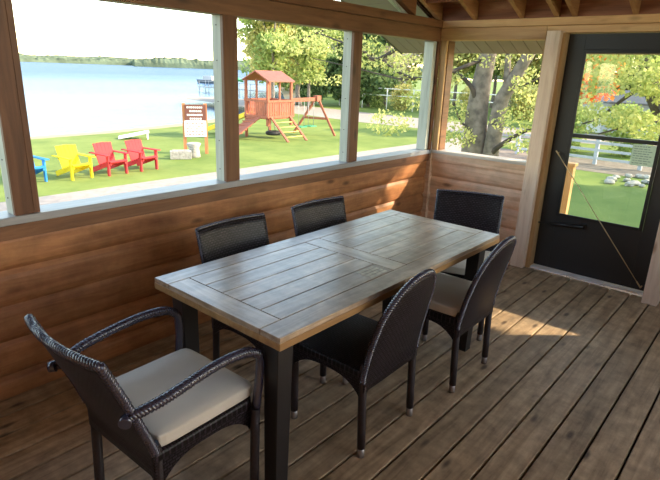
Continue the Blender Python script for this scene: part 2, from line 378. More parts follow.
# studs of the long wall: brown room face, outer part paled for lake and sky light
stud_right = [-.40, .97, 2.21, 3.445]
for i, y1 in enumerate(stud_right):
    y0 = y1 - .115; 
    s_ = MB(); s_.box((XL-.022, y0, .924), (XL+.004, y1-.032, 1.914)); s_.box((XL-.022, y1-.029, .924), (XL-.004, y1, 1.914)); s_.box((XL-.02, y0+.02, .924), (XL-.012, y1-.01, 1.914))
    o = structure(s_, 'window_%d' % (i+1), stud_brown, bevel=.002)
    p = MB(); p.box((XL-.10, y0+.001, .9235), (XL-.0225, y1-.002, 1.9145)); p.build('outer_stud', stud_pale, o)
    k = MB()
    for z in (1.0, 1.18, 1.42, 1.66, 1.86):
        k.tube([(XL-.06, y0+.002, z), (XL-.06, y0-.002, z)], .004, 6)
    k.build('nail_heads', nail_mat, o, kind='stuff')
# corner post
c = MB(); c.box((XL-.10, YB-.105, .924), (XL-.002, YB-.001, 1.914)); co = structure(c, 'window_5', stud_pale, bevel=.002)
c = MB(); c.box((XL-.001, YB-.055, .924), (XL+.016, YB-.0125, 1.914)); c.build('inner_board', stud_brown, co)
c = MB(); c.box((XL+.016, YB-.011, .924), (-2.592, YB+.02, 1.924)); co = structure(c, 'window_6', pine_z2, bevel=.002)
c = MB(); c.box((-2.64, YB+.021, .924), (-2.585, YB+.13, 1.924)); c.build('jamb', beam_y, co)
# post between window and door: fresh pine, standing proud of the wall
c = MB(); c.add([(-1.687, YB-.10, 0), (-1.57, YB-.10, 0), (-1.57, YB+.02, 0), (-1.687, YB+.02, 0), (-1.66, YB-.10, 1.985), (-1.552, YB-.10, 1.985), (-1.552, YB+.02, 1.985), (-1.66, YB+.02, 1.985)], ((3,2,1,0),(4,5,6,7),(0,1,5,4),(1,2,6,5),(2,3,7,6),(3,0,4,7))); structure(c, 'trim_10', pine_z, bevel=.004)
c = MB(); c.box((-1.569, YB-.045, .0), (-1.532, YB+.10, 1.974)); structure(c, 'trim_11', pine_z2, bevel=.003)
c = MB(); c.box((-1.712, YB+.021, .924), (-1.672, YB+.10, 1.924)); structure(c, 'trim_22', pine_z2)
c = MB(); c.box((-.605, YB-.17, .0), (-.50, YB+.1, 1.974)); structure(c, 'trim_12', pine_z, bevel=.004)
c = MB(); c.box((-.50, YB-.012, .885), (XR, YB+.16, .923)); structure(c, 'trim_13', sill_x)
for i, xx in enumerate((-.46, .51)):
    c = MB(); c.box((xx-.045, YB, .924), (xx+.045, YB+.1, 1.924)); structure(c, 'window_%d' % (7+i), stud_brown)
# right side of the porch, open above the half wall
c = MB(); c.box((XR-.01, YR, .885), (XR+.14, YB, .923)); structure(c, 'trim_14', sill_y)
c = MB(); c.box((XR, YR, 1.925), (XR+.1, YB+.1, 2.09)); structure(c, 'trim_15', beam_y)
for i, yy in enumerate((1.80, 3.2, 4.55)):
    c = MB(); c.box((XR, yy-.045, .924), (XR+.09, yy+.045, 1.924)); structure(c, 'window_%d' % (10+i), stud_brown)

c = MB(); c.box((XR, YR, .924), (XR+.08, 1.75, 1.924)); structure(c, 'wall_right.001', stud_brown)  # unseen upper wall, closed to block light at the near end
c = MB(); c.box((.56, YB+.01, .924), (XR, YB+.09, 1.924)); structure(c, 'wall_back.002', stud_brown)
# roof: slopes up from the end wall to a ridge above the camera; open gable over the long wall
SL = .40
def zr(y, base=2.085): return base + SL*(YB - y)
RY = 1.35                                                    # ridge
rz0 = 2.235                                                  # underside of sheathing at the end wall
dk = MB()
for (ya, yb_) in ((RY, YB+.78),):
    dk.add([(XL-.92, ya, zr(ya, rz0)), (XR+.5, ya, zr(ya, rz0)), (XR+.5, yb_, zr(yb_, rz0)), (XL-.92, yb_, zr(yb_, rz0)),
            (XL-.92, ya, zr(ya, rz0)+.03), (XR+.5, ya, zr(ya, rz0)+.03), (XR+.5, yb_, zr(yb_, rz0)+.03), (XL-.92, yb_, zr(yb_, rz0)+.03)],
           ((0,1,2,3),(7,6,5,4),(0,4,5,1),(2,6,7,3),(1,5,6,2),(3,7,4,0)))
ya, yb_ = YR-.5, RY; zl = zr(RY, rz0)
dk.add([(XL-.92, ya, zl-SL*(RY-ya)), (XR+.5, ya, zl-SL*(RY-ya)), (XR+.5, RY, zl), (XL-.92, RY, zl),
        (XL-.92, ya, zl-SL*(RY-ya)+.03), (XR+.5, ya, zl-SL*(RY-ya)+.03), (XR+.5, RY, zl+.03), (XL-.92, RY, zl+.03)],
       ((0,1,2,3),(7,6,5,4),(0,4,5,1),(2,6,7,3),(1,5,6,2),(3,7,4,0)))
ceil = structure(dk, 'ceiling', roof_deck)
raf_x = [-2.69, -2.34, -1.92, -1.635, -1.497, -1.07, -.65, -.23, .19, .61, 1.03, 1.45, 1.87, 2.15]
for i, rx in enumerate(raf_x):
    r_ = MB(); w = .038
    r_.add([(rx-w/2, YB-.0, zr(YB, 2.091)), (rx+w/2, YB-.0, zr(YB, 2.091)), (rx+w/2, RY, zr(RY, 2.091)), (rx-w/2, RY, zr(RY, 2.091)),
            (rx-w/2, YB-.0, zr(YB, rz0)-.001), (rx+w/2, YB-.0, zr(YB, rz0)-.001), (rx+w/2, RY, zr(RY, rz0)-.001), (rx-w/2, RY, zr(RY, rz0)-.001)],
           ((3,2,1,0),(4,5,6,7),(0,1,5,4),(1,2,6,5),(2,3,7,6),(3,0,4,7)))
    o = r_.build('rafter', rafter_wood, ceil, bevel=.002)
r_ = MB(); r_.box((XL, RY-.02, zr(RY, 2.0)), (XR, RY+.02, zr(RY, rz0)-.02)); r_.build('ridge_board', rafter_wood, ceil)
# blocking in the first bay and along the plate
r_ = MB()
r_.box((-2.668, YB-.30, 2.215), (-2.36, YB-.262, 2.30))
r_.box((-2.32, YB+.0, 2.092), (XR, YB+.03, 2.23)); r_.box((-2.67, YB+.0, 2.092), (-2.36, YB+.03, 2.23))
r_.build('blocking', roof_deck, ceil)
# gable: lower barge member with pale outer strip
g = MB()
def slope_board(mb, x0, x1, ya, yb2, base, h):
    mb.add([(x0, ya, zr(ya, base)), (x1, ya, zr(ya, base)), (x1, yb2, zr(yb2, base)), (x0, yb2, zr(yb2, base)),
            (x0, ya, zr(ya, base)+h), (x1, ya, zr(ya, base)+h), (x1, yb2, zr(yb2, base)+h), (x0, yb2, zr(yb2, base)+h)],
           ((0,1,2,3),(7,6,5,4),(0,4,5,1),(2,6,7,3),(1,5,6,2),(3,7,4,0)))
slope_board(g, XL-.06, XL-.005, RY, 4.17, 1.922, .168); structure(g, 'trim_16', beam_y)
g = MB(); slope_board(g, XL-.10, XL-.061, RY, 4.13, 1.90, .06); structure(g, 'trim_17', stud_pale)
# soffit under the eave (end wall) and under the rake (long wall), with panel grooves
sf = MB(); y = YB+.13; 
xx = XL-.88
while xx < XR+.4:
    slope_board(sf, xx, xx+.118, YB+.122, 5.30, 2.12, .012); xx += .124
slope_board(sf, XL-.88, XR+.4, YB+.122, 5.30, 2.145, .01)
yy = RY
while yy < YB+.1:
    slope_board(sf, XL-.88, XL-.135, yy, min(yy+.118, YB+.12), 2.12, .012); yy += .124
slope_board(sf, XL-.88, XL-.135, RY, YB+.12, 2.145, .01)
structure(sf, 'trim_18', soffit_mat)
fa = MB(); fa.box((XL-.88, 5.30, 1.845), (XR+.4, 5.33, 1.95)); slope_board(fa, XL-.90, XL-.88, RY, 5.32, 2.115, .13); structure(fa, 'trim_19', plain('dark fascia', (.06, .06, .06), .5))

# ------------------------------------------------------------------ DOOR
dy = YB + .045
door = empty('door_1', (-1.53, dy, .02)); door['kind'] = 'structure'
def dpart(mb, name, mat, parent=door, bevel=0, **k):
    o = mb.build(name, mat, None, bevel, **k); o.parent = parent
    if parent is door: o.matrix_parent_inverse = Matrix.Translation((1.53, -dy, -.02))
    return o
d = MB()
gx0, gx1, gz0, gz1 = -1.402, -.735, .50, 1.85
d.box((-1.528, dy, .022), (gx0, dy+.04, 1.968)); d.box((gx1, dy, .022), (-.61, dy+.04, 1.968))
d.box((gx0, dy, .022), (gx1, dy+.04, gz0)); d.box((gx0, dy, gz1), (gx1, dy+.04, 1.968))
dpart(d, 'frame', door_paint, bevel=.002)
d = MB(); b_ = .026
d.box((gx0, dy-.012, gz0), (gx0+b_, dy-.0005, gz1)); d.box((gx1-b_, dy-.012, gz0), (gx1, dy-.0005, gz1))
d.box((gx0+b_, dy-.012, gz0), (gx1-b_, dy-.0005, gz0+b_)); d.box((gx0+b_, dy-.012, gz1-b_), (gx1-b_, dy-.0005, gz1))
d.box((gx0+b_, dy-.010, 1.172), (gx1-b_, dy+.03, 1.202)); dpart(d, 'glazing_bead', door_dark, bevel=.002)
glass_m = bpy.data.materials.new('clear door glass'); glass_m.use_nodes = True
nt = glass_m.node_tree; nt.nodes.clear(); gl = nt.nodes.new('ShaderNodeBsdfGlossy'); gl.inputs['Roughness'].default_value = .02
tr = nt.nodes.new('ShaderNodeBsdfTransparent'); tr.inputs[0].default_value = (.92, .95, .93, 1); fr = nt.nodes.new('ShaderNodeFresnel'); fr.inputs[0].default_value = 1.45
mx = nt.nodes.new('ShaderNodeMixShader'); oo = nt.nodes.new('ShaderNodeOutputMaterial')
nt.links.new(fr.outputs[0], mx.inputs[0]); nt.links.new(tr.outputs[0], mx.inputs[1]); nt.links.new(gl.outputs[0], mx.inputs[2]); nt.links.new(mx.outputs[0], oo.inputs[0])
d = MB(); d.box((gx0+.002, dy+.018, gz0+.002), (gx1-.002, dy+.022, gz1-.002)); dpart(d, 'pane', glass_m)
# closer piston under the glass, brackets at each end
d = MB(); d.tube([(-1.42, dy-.03, .425), (-1.16, dy-.03, .45)], .016, 10); d.tube([(-1.56, dy-.03, .415), (-1.42, dy-.03, .425)], .006, 8)
d.box((-1.19, dy-.03, .43), (-1.15, dy-.001, .47)); d.box((-1.575, dy-.04, .40), (-1.545, dy-.02, .435)); cl = dpart(d, 'closer', door_dark)
# latch and pull
d = MB(); d.box((-.70, dy-.014, 1.10), (-.672, dy-.001, 1.22)); d.tube([(-.686, dy-.012, 1.13), (-.686, dy-.05, 1.13), (-.686, dy-.05, 1.19), (-.686, dy-.012, 1.19)], .006, 8); dpart(d, 'handle', door_dark)
d = MB(); d.tube([(-1.46, dy-.045, 1.035), (-.655, dy-.045, .06)], .0035, 8)
d.tube([(-1.46, dy-.001, 1.035), (-1.46, dy-.045, 1.035)], .006, 8); d.tube([(-.655, dy-.001, .06), (-.655, dy-.045, .06)], .006, 8)
d.tube([(-1.475, dy-.045, 1.053), (-1.44, dy-.045, 1.011)], .006, 8); d.tube([(-.69, dy-.045, .103), (-.655, dy-.045, .06)], .006, 8)
dpart(d, 'brace_rod', rod_mat)
d = MB(); d.box((-1.53, YB-.02, .0), (-1.22, YB+.1, .018)); d.box((-1.205, YB-.02, .0), (-.92, YB+.1, .018)); d.box((-1.53, YB+.0, .0), (-.61, YB+.1, .016)); structure(d, 'trim_20', light_gap)
# notice taped on the glass
pa = MB(); pa.box((-.925, dy+.012, 1.005), (-.740, dy+.0165, 1.165))
paper2 = leafmat('thin notice paper', (.62, .70, .60), (.74, .80, .72), .7)
po = pa.build('paper_notice', paper2); tag(po, 'pale paper notice taped to the door glass under the middle bar', 'paper')
pl = MB()
random.seed(4)
for k in range(8):
    zz = 1.15 - k*.018; xa = -.912
    while xa < -.80:
        w = random.uniform(.008, .03); pl.box((xa, dy+.0112, zz-.003), (min(xa+w, -.785), dy+.0119, zz+.003)); xa += w + .006
pl.build('print', plain('grey print', (.30, .36, .36), .8), po)

# ------------------------------------------------------------------ TABLE
TX0, TX1, TY0, TY1, TZ = -1.94, -1.16, 1.12, 2.89, .75
tcx, tcy = (TX0+TX1)/2, (TY0+TY1)/2
table = empty('dining_table', (tcx, tcy, 0), 0, 'rectangular greywashed plank dining table on dark square legs, in the middle of the porch', 'table')
hx, hy = (TX1-TX0)/2, (TY1-TY0)/2
top = MB(); fw = .105; g_ = .0022; zt, zb = TZ, TZ-.022
def slab(x0, x1, y0, y1, mi): top.box((x0+g_, y0+g_, zb), (x1-g_, y1-g_, zt), mi)
slab(-hx+fw, hx-fw, -hy, -hy+fw, 1); slab(-hx+fw, hx-fw, hy-fw, hy, 1); slab(-hx+fw, hx-fw, -.055, .055, 1)
slab(-hx, -hx+fw, -hy, hy, 0); slab(hx-fw, hx, -hy, hy, 0)
nw = 5; pw = (2*hx-2*fw)/nw
for (ya, yb2) in ((-hy+fw, -.055), (.055, hy-fw)):
    for k in range(nw): slab(-hx+fw+k*pw, -hx+fw+(k+1)*pw, ya, yb2, 0)
top.build('tabletop', [tbl_l, tbl_x], table, bevel=.0015)
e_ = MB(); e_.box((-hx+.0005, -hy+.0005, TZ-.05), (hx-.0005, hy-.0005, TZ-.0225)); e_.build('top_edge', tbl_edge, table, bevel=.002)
a_ = MB()
for s in (-1, 1):
    a_.box((s*(hx-.13)-.012, -hy+.12, TZ-.115), (s*(hx-.13)+.012, hy-.12, TZ-.051)); a_.box((-hx+.12, s*(hy-.13)-.012, TZ-.115), (hx-.12, s*(hy-.13)+.012, TZ-.051))
a_.build('apron', black_metal, table)
for sx in (-1, 1):
    for sy in (-1, 1):
        l_ = MB(); px, py = sx*(hx-.095), sy*(hy-.085); ix = -sx
        tw, bw = .039, .033
        vs = []
        for (cxx, cyy, hw_, z) in ((px+ix*.012, py, bw, .006), (px, py, tw, TZ-.051)):
            for i, j in ((-1,-1),(1,-1),(1,1),(-1,1)): vs.append((cxx+i*hw_, cyy+j*hw_, z))
        l_.add(vs, ((3,2,1,0),(4,5,6,7),(0,1,5,4),(1,2,6,5),(2,3,7,6),(3,0,4,7))); lo = l_.build('leg', black_metal, table, bevel=.003)
        q = MB(); q.box((px+ix*.012-.034, py-.034, 0), (px+ix*.012+.034, py+.034, .006)); q.build('glide', rubber, lo)
st = MB()
for k in range(4): st.box((hx-fw-pw*1.0+.012+k*.024, -.21, TZ+.0003), (hx-fw-pw*1.0+.030+k*.024, -.085, TZ+.0008))
st.build('worn_label', plain('worn cream label', (.5, .45, .34), .6, noise=.3, nscale=40), table, label='pale worn label strips')

# ------------------------------------------------------------------ WICKER CHAIRS
def back_pts(u, v, arch, H=.845, w0=.215, w1=.222, LN=.10):
    if arch: w1 = .205
    """u in -1..1 across, v 0..1 up"""
    wv = w0 + (w1-w0)*v
    if arch:
        topz = .842 - .30*(1-math.sqrt(max(0, 1-(abs(u)**2.3))))
    else:
        topz = H
    z = .33 + (topz-.33)*v
    lean = LN*max(0, (z-.40)/.46)**1.15
    y = -.215 - lean - .030*(1-u*u)*min(1, v*1.5)
    return Vector((wv*u, y, z))
def make_chair(arch=False, arms=False):
    bp_ = lambda u, v, a: back_pts(u, v, a, .82, .215, .225, .175) if arms else back_pts(u, v, a)
    root = empty('wicker_armchair' if arms else 'wicker_dining_chair', (0, 0, 0))
    nu, nv = 22, 14; th = .022
    b = MB(); A = []; B = []
    for j in range(nv+1):
        for i in range(nu+1):
            p = bp_(-1+2*i/nu, j/nv, arch); A.append(p); B.append(p + Vector((0, th, 0)))
    n = nu+1; fs = []; off = len(A)
    for j in range(nv):
        for i in range(nu):
            a = j*n+i; fs.append((a, a+1, a+n+1, a+n)); fs.append((off+a, off+a+n, off+a+n+1, off+a+1))
    for i in range(nu): fs.append((i, off+i, off+i+1, i+1)); a = nv*n+i; fs.append((a, a+1, off+a+1, off+a))
    for j in range(nv): a = j*n; fs.append((a, a+n, off+a+n, off+a)); a = j*n+nu; fs.append((a, off+a, off+a+n, a+n))
    b.add(A+B, fs, 0, True); nb = 2*nu*nv
    b.sm = [i_ < nb for i_ in range(len(b.f))]
    back = b.build('backrest', wv_back, root)
    rim = [bp_(-1, j/10, arch)+Vector((0, th/2, 0)) for j in range(2, 11)] + [bp_(-1+2*i/30, 1, arch)+Vector((0, th/2, 0)) for i in range(1, 30)] + [bp_(1, j/10, arch)+Vector((0, th/2, 0)) for j in range(10, 1, -1)]
    rr_ = .0125 if (arms or arch) else .008
    r = MB(); r.tube(rim, rr_, 8)
    for ph in (0, 2*math.pi/3, 4*math.pi/3): r.helix(rim, rr_*.75, rr_*.52, .034, ph)
    r.build('rim', wicker, back)
    s = MB(); N_ = 8; sw, sd = .222, .215
    pol = []
    for cx_, cy_, a0 in ((sw-.03, sd-.03, 0), (-sw+.03, sd-.03, 90), (-sw+.0, -sd, 180), (sw-.0, -sd, 270)):
        for k in range(4 if cy_ > 0 else 1):
            a = math.radians(a0 + k*30); rr = .03 if cy_ > 0 else 0
            pol.append((cx_+rr*math.cos(a), cy_+rr*math.sin(a)))
    s.prism(pol, 2, .395, .43); s.build('seat', wv_seat, root, bevel=.008)
    # arched skirts on four sides
    def skirt(mb, axis, at, half, th_):
        pl_ = [(-half, .396), (half, .396)]
        for k in range(15):
            t_ = 1 - 2*k/14; pl_.append((half*t_, .375 - .085*abs(t_)**3.2 - .0))
        mb.prism(pl_, axis, at-th_/2, at+th_/2)
    for q_ in (1, -1): k1 = MB(); skirt(k1, 1, q_*(sd-.012), sw-.012, .016); k1.build('skirt', wv_back, root)
    for q_ in (1, -1): k2 = MB(); skirt(k2, 0, q_*(sw-.012), sd-.012, .016); k2.build('skirt', wv_side, root)
    for sx in (-1, 1):
        for sy in (-1, 1):
            l_ = MB()
            pts = [(sx*(sw-.02), sy*(sd-.018)+(-.012 if sy < 0 else .0), .045), (sx*(sw-.02), sy*(sd-.018), .39 if not (arms and sy > 0) else .41)]
            if sy < 0: pts.append((sx*.202, -.208, .46))
            if arms and sy > 0: pts = [(sx*(sw+.015), sd-.02, .045), (sx*(sw+.02), sd-.015, .40)]
            l_.tube(smooth_path(pts, 4), .0185, 10); lo = l_.build('leg', wrap, root)
            q = MB(); p0 = Vector(pts[0]); q.tube([(p0.x, p0.y, 0), (p0.x, p0.y, .012), (p0.x, p0.y, .046)], [.017, .0165, .0165], 10); q.build('foot_cap', silver_cap, lo)
        if arms:
            ax = sx*(sw+.028)
            path = smooth_path([(sx*.222, -.30, .615), (ax, -.18, .64), (ax, .0, .665), (ax, .13, .662), (ax, .20, .635), (ax-sx*.004, .222, .58), (ax-sx*.008, .205, .40)], 8)
            a = MB(); a.tube(path, .0165, 10)
            br = [p + Vector((0, 0, .0)) for p in path[:36]]
            for ph in (0, 2*math.pi/3, 4*math.pi/3): a.helix(br, .0125, .0072, .034, ph)
            kn = MB
            a.tube([(sx*.222, -.30, .615), (sx*.238, -.315, .612)], .02, 10)
            a.build('armrest', wicker, root)
    return root
def place(ch, loc, deg, label, group):
    ch.location = loc; ch.rotation_euler = (0, 0, math.radians(deg)); tag(ch, label, 'chair', group); return ch
G1 = 'wicker chairs around the table'
flat = make_chair(False, False)
place(flat, (-1.84, 1.71, 0), -90, 'flat-topped dark wicker chair on the log wall side, nearer the armchair', G1)
c2 = copy_tree(flat); place(c2, (-1.83, 2.37, 0), -92, 'flat-topped dark wicker chair on the log wall side, farther from the armchair', G1)
c3 = copy_tree(flat); place(c3, (-1.50, 3.09, 0), 201, 'dark wicker chair standing askew at the table end nearest the corner windows', G1)
archc = make_chair(True, False)
place(archc, (-1.345, 1.79, 0), 91, 'round-backed dark wicker chair with bare seat, tucked in on the open floor side', G1)
c5 = copy_tree(archc); place(c5, (-1.295, 2.525, 0), 91, 'round-backed dark wicker chair holding a cream cushion, on the open floor side', G1)
armc = make_chair(False, True)
place(armc, (-1.54, .925, 0), 2, 'dark wicker armchair with cream cushion at the near end of the table', G1)

def cushion_mesh(hxx=.213, hyy=.213, h=.055):
    c = MB(); n = 14; V = []; idx = {}
    def shape(a, b):
        # rounded square footprint
        e = 7.0; r = (abs(a)**e + abs(b)**e)**(1/e) if (a or b) else 0
        return r
    layers = [(1.0, 0.0), (1.0, .32), (1.0, .68)]
    for li in range(2):                                       # bottom and top domes
        for j in range(n+1):
            for i in range(n+1):
                a = -1+2*i/n; b = -1+2*j/n
                k = 1 - .04*max(0, abs(a*b))**8
                edge = max(abs(a), abs(b))
                dome = (1-edge**10)
                z = (h*.86 + .012*dome) if li else (.002*(1-dome))
                z += .0016*math.sin(9*a+3*b)*dome*li
                V.append((a*hxx*k, b*hyy*k, z))
    m_ = n+1; o = m_*m_; F = []
    for j in range(n):
        for i in range(n):
            a = j*m_+i; F.append((a, a+m_, a+m_+1, a+1)); F.append((o+a, o+a+1, o+a+m_+1, o+a+m_))
    for i in range(n):
        F.append((i, i+1, o+i+1, o+i)); a = n*m_+i; F.append((a+1, a, o+a, o+a+1))
        a = i*m_; F.append((a+m_, a, o+a, o+a+m_)); a = i*m_+n; F.append((a, a+m_, o+a+m_, o+a))
    c.add(V, F, 0, False); return c
def make_cushion():
    cu = cushion_mesh().build('seat_cushion', cushion_mat, None, bevel=.006)
    for p in cu.data.polygons: p.use_smooth = abs(p.normal.z) > .5
    return cu
cu = make_cushion(); cu.location = (-1.54, .94, .432); cu.rotation_euler = (0, 0, math.radians(2)); tag(cu, 'thick cream square cushion on the seat of the near armchair', 'cushion', 'cream seat cushions')
cu2 = cu.copy(); COL.objects.link(cu2); cu2.location = (-1.305, 2.525, .432); cu2.rotation_euler = (0, 0, math.radians(91)); tag(cu2, 'cream seat cushion on the round-backed chair at the open floor side', 'cushion', 'cream seat cushions')
cu3 = cu.copy(); COL.objects.link(cu3); cu3.location = (-1.495, 3.08, .432); cu3.rotation_euler = (0, 0, math.radians(201)); tag(cu3, 'cream seat cushion on the askew chair nearest the corner windows', 'cushion', 'cream seat cushions')

# ------------------------------------------------------------------ GROUND, LAKE
GZ = -1.3
def shore_x(y):
    ys = [-400, -30, 9, 13, 20, 30, 45, 60, 90, 400]; xs = [-24, -25, -26.2, -26.6, -28.6, -34, -46, -62, -95, -420]
    return float(np.interp(y, ys, xs))
ys = list(range(-60, 20, 4)) + list(range(20, 120, 5)) + [150, 200, 300, 400]
prof = [(-6, GZ-1.6), (-1.0, GZ-.6), (0, GZ-.42), (1.0, GZ-.25), (3.3, GZ-.06), (5.5, GZ), (9, GZ)]
g = MB(); cols = []
for y in ys:
    sx0 = shore_x(y); row = [(sx0+d_, y, z) for d_, z in prof]
    for q in (0, .12, .25, .4, .6, .8, 1): row.append((sx0+9.2 + (120-sx0-9.2)*q, y, GZ))
    cols.append(row)
nc = len(cols[0]); V = [p for r in cols for p in r]
F = []; MI = []
for j in range(len(cols)-1):
    for i in range(nc-1):
        F.append((j*nc+i, j*nc+i+1, (j+1)*nc+i+1, (j+1)*nc+i)); MI.append(1 if i < 4 else 0)
g.v = V; g.f = F; g.mi = MI; g.sm = [True]*len(F)
lawn = structure(g, 'ground', [grass, sand])
rd = MB(); rd.box((-12.5, -40, GZ-.05), (-9.9, 26.6, GZ+.008)); structure(rd, 'path', gravel)
rd = MB(); rd.add([(-46, 30, GZ+.004), (-20.5, 26.4, GZ+.004), (-14, 26.6, GZ+.004), (-4, 28.5, GZ+.004), (-4, 34, GZ+.004), (-14, 32.6, GZ+.004), (-20.5, 32.8, GZ+.004), (-46, 35.5, GZ+.004)], ((0,1,6,7),(1,2,5,6),(2,3,4,5)))
structure(rd, 'road', gravel)
rd = MB(); rd.box((-9.5, 19.2, GZ-.05), (3, 22.3, GZ+.006)); structure(rd, 'path.001', plain('brown gravel strip', (.19, .15, .115), .95, noise=.25, nscale=5))
w_ = MB(); w_.add([(-5000, -4000, GZ-.42), (-20, -4000, GZ-.42), (-20, 400, GZ-.42), (-420, 400, GZ-.42), (-420, 5000, GZ-.42), (-5000, 5000, GZ-.42)], ((0,1,2,3,4,5),))
structure(w_, 'lake', water)
# wooded far shore
def far_shore():
    h = MB(); random.seed(8); V = []; F = []
    azs = np.linspace(math.radians(108), math.radians(182), 340)     # measured from +x axis
    ph = [random.uniform(0, 6.28) for _ in range(8)]
    for layer, (R0, hb) in enumerate(((1500, 1.0), (1900, 1.55))):
        o = len(V)
        for i, a in enumerate(azs):
            R = R0 + 60*math.sin(5*a+ph[0]); 
            hh = 17*hb + 5*math.sin(9*a+ph[1]) + 3*math.sin(31*a+ph[2]) + 1.6*math.sin(93*a+ph[3]) + random.uniform(-1.2, 1.2)
            if a < math.radians(150.5) and layer == 0: R = 1000 + 30*math.sin(7*a); hh = 15 + 2.5*math.sin(40*a) + random.uniform(-1.4, 1.4)
            for k, (dr, f) in enumerate(((0, 0), (2, .45), (14, .8), (60, 1.0), (200, 1.05), (210, -.1))):
                V.append((math.cos(a)*(R+dr), math.sin(a)*(R+dr), GZ-.5+max(0, hh)*f + (random.uniform(-1, 1) if 0 < k < 5 else 0)))
        for i in range(len(azs)-1):
            for k in range(5): F.append((o+i*6+k, o+(i+1)*6+k, o+(i+1)*6+k+1, o+i*6+k+1))
    h.add(V, F, 0, False)
    o = h.build('hills', plain('hazy autumn woods far off', (.115, .145, .095), 1, spec=0, noise=.35, nscale=.03)); o['kind'] = 'structure'
far_shore()

# ------------------------------------------------------------------ TREES
def leaf_mesh(name, blobs, n, size, seed, mat, flat=.25):
    """blobs: (centre, radii, weight). Leaves: folded quads scattered in the shells of the blobs"""
    rs = np.random.RandomState(seed); w = np.array([b[2] for b in blobs], float); w /= w.sum()
    which = rs.choice(len(blobs), n, p=w)
    cen = np.array([b[0] for b in blobs], float)[which]; rad = np.array([b[1] for b in blobs], float)[which]
    d = rs.normal(size=(n, 3)); d /= np.linalg.norm(d, axis=1)[:, None]
    r = rs.uniform(.25, 1, n)**.5
    c = cen + d*rad*r[:, None]
    a = rs.normal(size=(n, 3)); a /= np.linalg.norm(a, axis=1)[:, None]
    bb = rs.normal(size=(n, 3)); bb -= a*(a*bb).sum(1)[:, None]; bb /= np.linalg.norm(bb, axis=1)[:, None]
    sz = size*rs.uniform(.6, 1.3, n)[:, None]
    nn = np.cross(a, bb)
    v = np.stack([c - a*sz, c + bb*sz*.6 + nn*sz*.15, c + a*sz, c - bb*sz*.6 + nn*sz*.15], 1).reshape(-1, 3)
    me = bpy.data.meshes.new(name); f = np.arange(4*n).reshape(-1, 4)
    me.vertices.add(4*n); me.vertices.foreach_set('co', v.ravel()); me.loops.add(4*n); me.loops.foreach_set('vertex_index', f.ravel())
    me.polygons.add(n); me.polygons.foreach_set('loop_start', np.arange(0, 4*n, 4)); me.polygons.foreach_set('loop_total', np.full(n, 4))
    me.materials.append(mat); me.update(); me.validate(); return me
def rblobs(h, r, k, seed, z0=.3, shape='round'):
    rs = random.Random(seed); out = []
    for i in range(k):
        t = rs.uniform(z0, 1); 
        if shape == 'cone': rr = r*(1.08-t); cr = .42*r*(1.15-t)+.1
        else: rr = r*math.sqrt(max(.05, 1-((t-.62)/.42)**2))*.75; cr = r*rs.uniform(.28, .45)
        a = rs.uniform(0, 6.28); q = rs.uniform(.2, 1)*rr
        out.append(((q*math.cos(a), q*math.sin(a), t*h), (cr, cr, cr*.7), cr**2))
    return out
def trunk_mb(h, r, seed, branches=5):
    rs = random.Random(seed); t_ = MB(); p = Vector((0, 0, 0)); pts = [p.copy()]
    for k in range(5): p = p + Vector((rs.uniform(-.03, .03)*h, rs.uniform(-.03, .03)*h, h*.17)); pts.append(p.copy())
    t_.tube(smooth_path(pts, 3), [r*(1-.8*i/(15)) for i in range(16)], 8)
    for k in range(branches):
        q = pts[2+k % 3]; a = rs.uniform(0, 6.28); L_ = h*rs.uniform(.15, .28)
        t_.tube(smooth_path([q, q+Vector((math.cos(a)*L_*.5, math.sin(a)*L_*.5, L_*.35)), q+Vector((math.cos(a)*L_, math.sin(a)*L_, L_*.9))], 3), [r*.4, r*.35, r*.3, r*.25, r*.2, r*.12, r*.06], 6)
    return t_
KINDS = {}
def tree_kind(key, h, r, nl, ls, mat, shape='round', z0=.3, trunk=.16, bk=None):
    root = empty('tree', (0, 0, 0)); me = leaf_mesh('foliage', rblobs(h, r, 34, hash(key) % 1000 if False else len(KEYS)*7+3, z0, shape), nl, ls, len(KEYS)+11, mat)
    KEYS.append(key); cr = bpy.data.objects.new('foliage', me); COL.objects.link(cr); cr.parent = root
    trunk_mb(h, trunk, len(KEYS), 5).build('trunk', bk or bark, root); KINDS[key] = [root, False, h]; return root
KEYS = []
tree_kind('green', 9, 2.9, 5200, .17, lf_green); tree_kind('gold', 8, 2.6, 5000, .16, lf_gold)
tree_kind('conifer', 12, 2.4, 6000, .20, lf_dark, 'cone', .08); tree_kind('bare', 6, 2.6, 4200, .085, lf_bare, z0=.15)
tree_kind('orange', 7, 2.4, 4200, .15, lf_orange); tree_kind('bush', 2.2, 1.5, 2600, .10, lf_gold, z0=.1, trunk=.05)
tree_kind('greenbush', 2.4, 1.7, 2600, .10, lf_green, z0=.1, trunk=.05)
def put_tree(key, x, y, s, rz, label, name=None, z=GZ):
    K = KINDS[key]
    o = K[0] if not K[1] else copy_tree(K[0]); K[1] = True
    if name: o.name = name
    o.location = (x, y, z-.05); o.scale = (s, s, s); o.rotation_euler = (0, 0, rz)
    return tag(o, label, 'bush' if 'bush' in key else 'tree', 'bushes along the far lawn edge' if 'bush' in key else 'trees beyond the lawn')
LBL = {'green': 'green leafy tree', 'gold': 'yellowing leafy tree', 'conifer': 'dark evergreen', 'bare': 'thin grey-brown bare tree', 'orange': 'orange-leaved tree', 'bush': 'low yellow-green bush', 'greenbush': 'low dark green bush'}
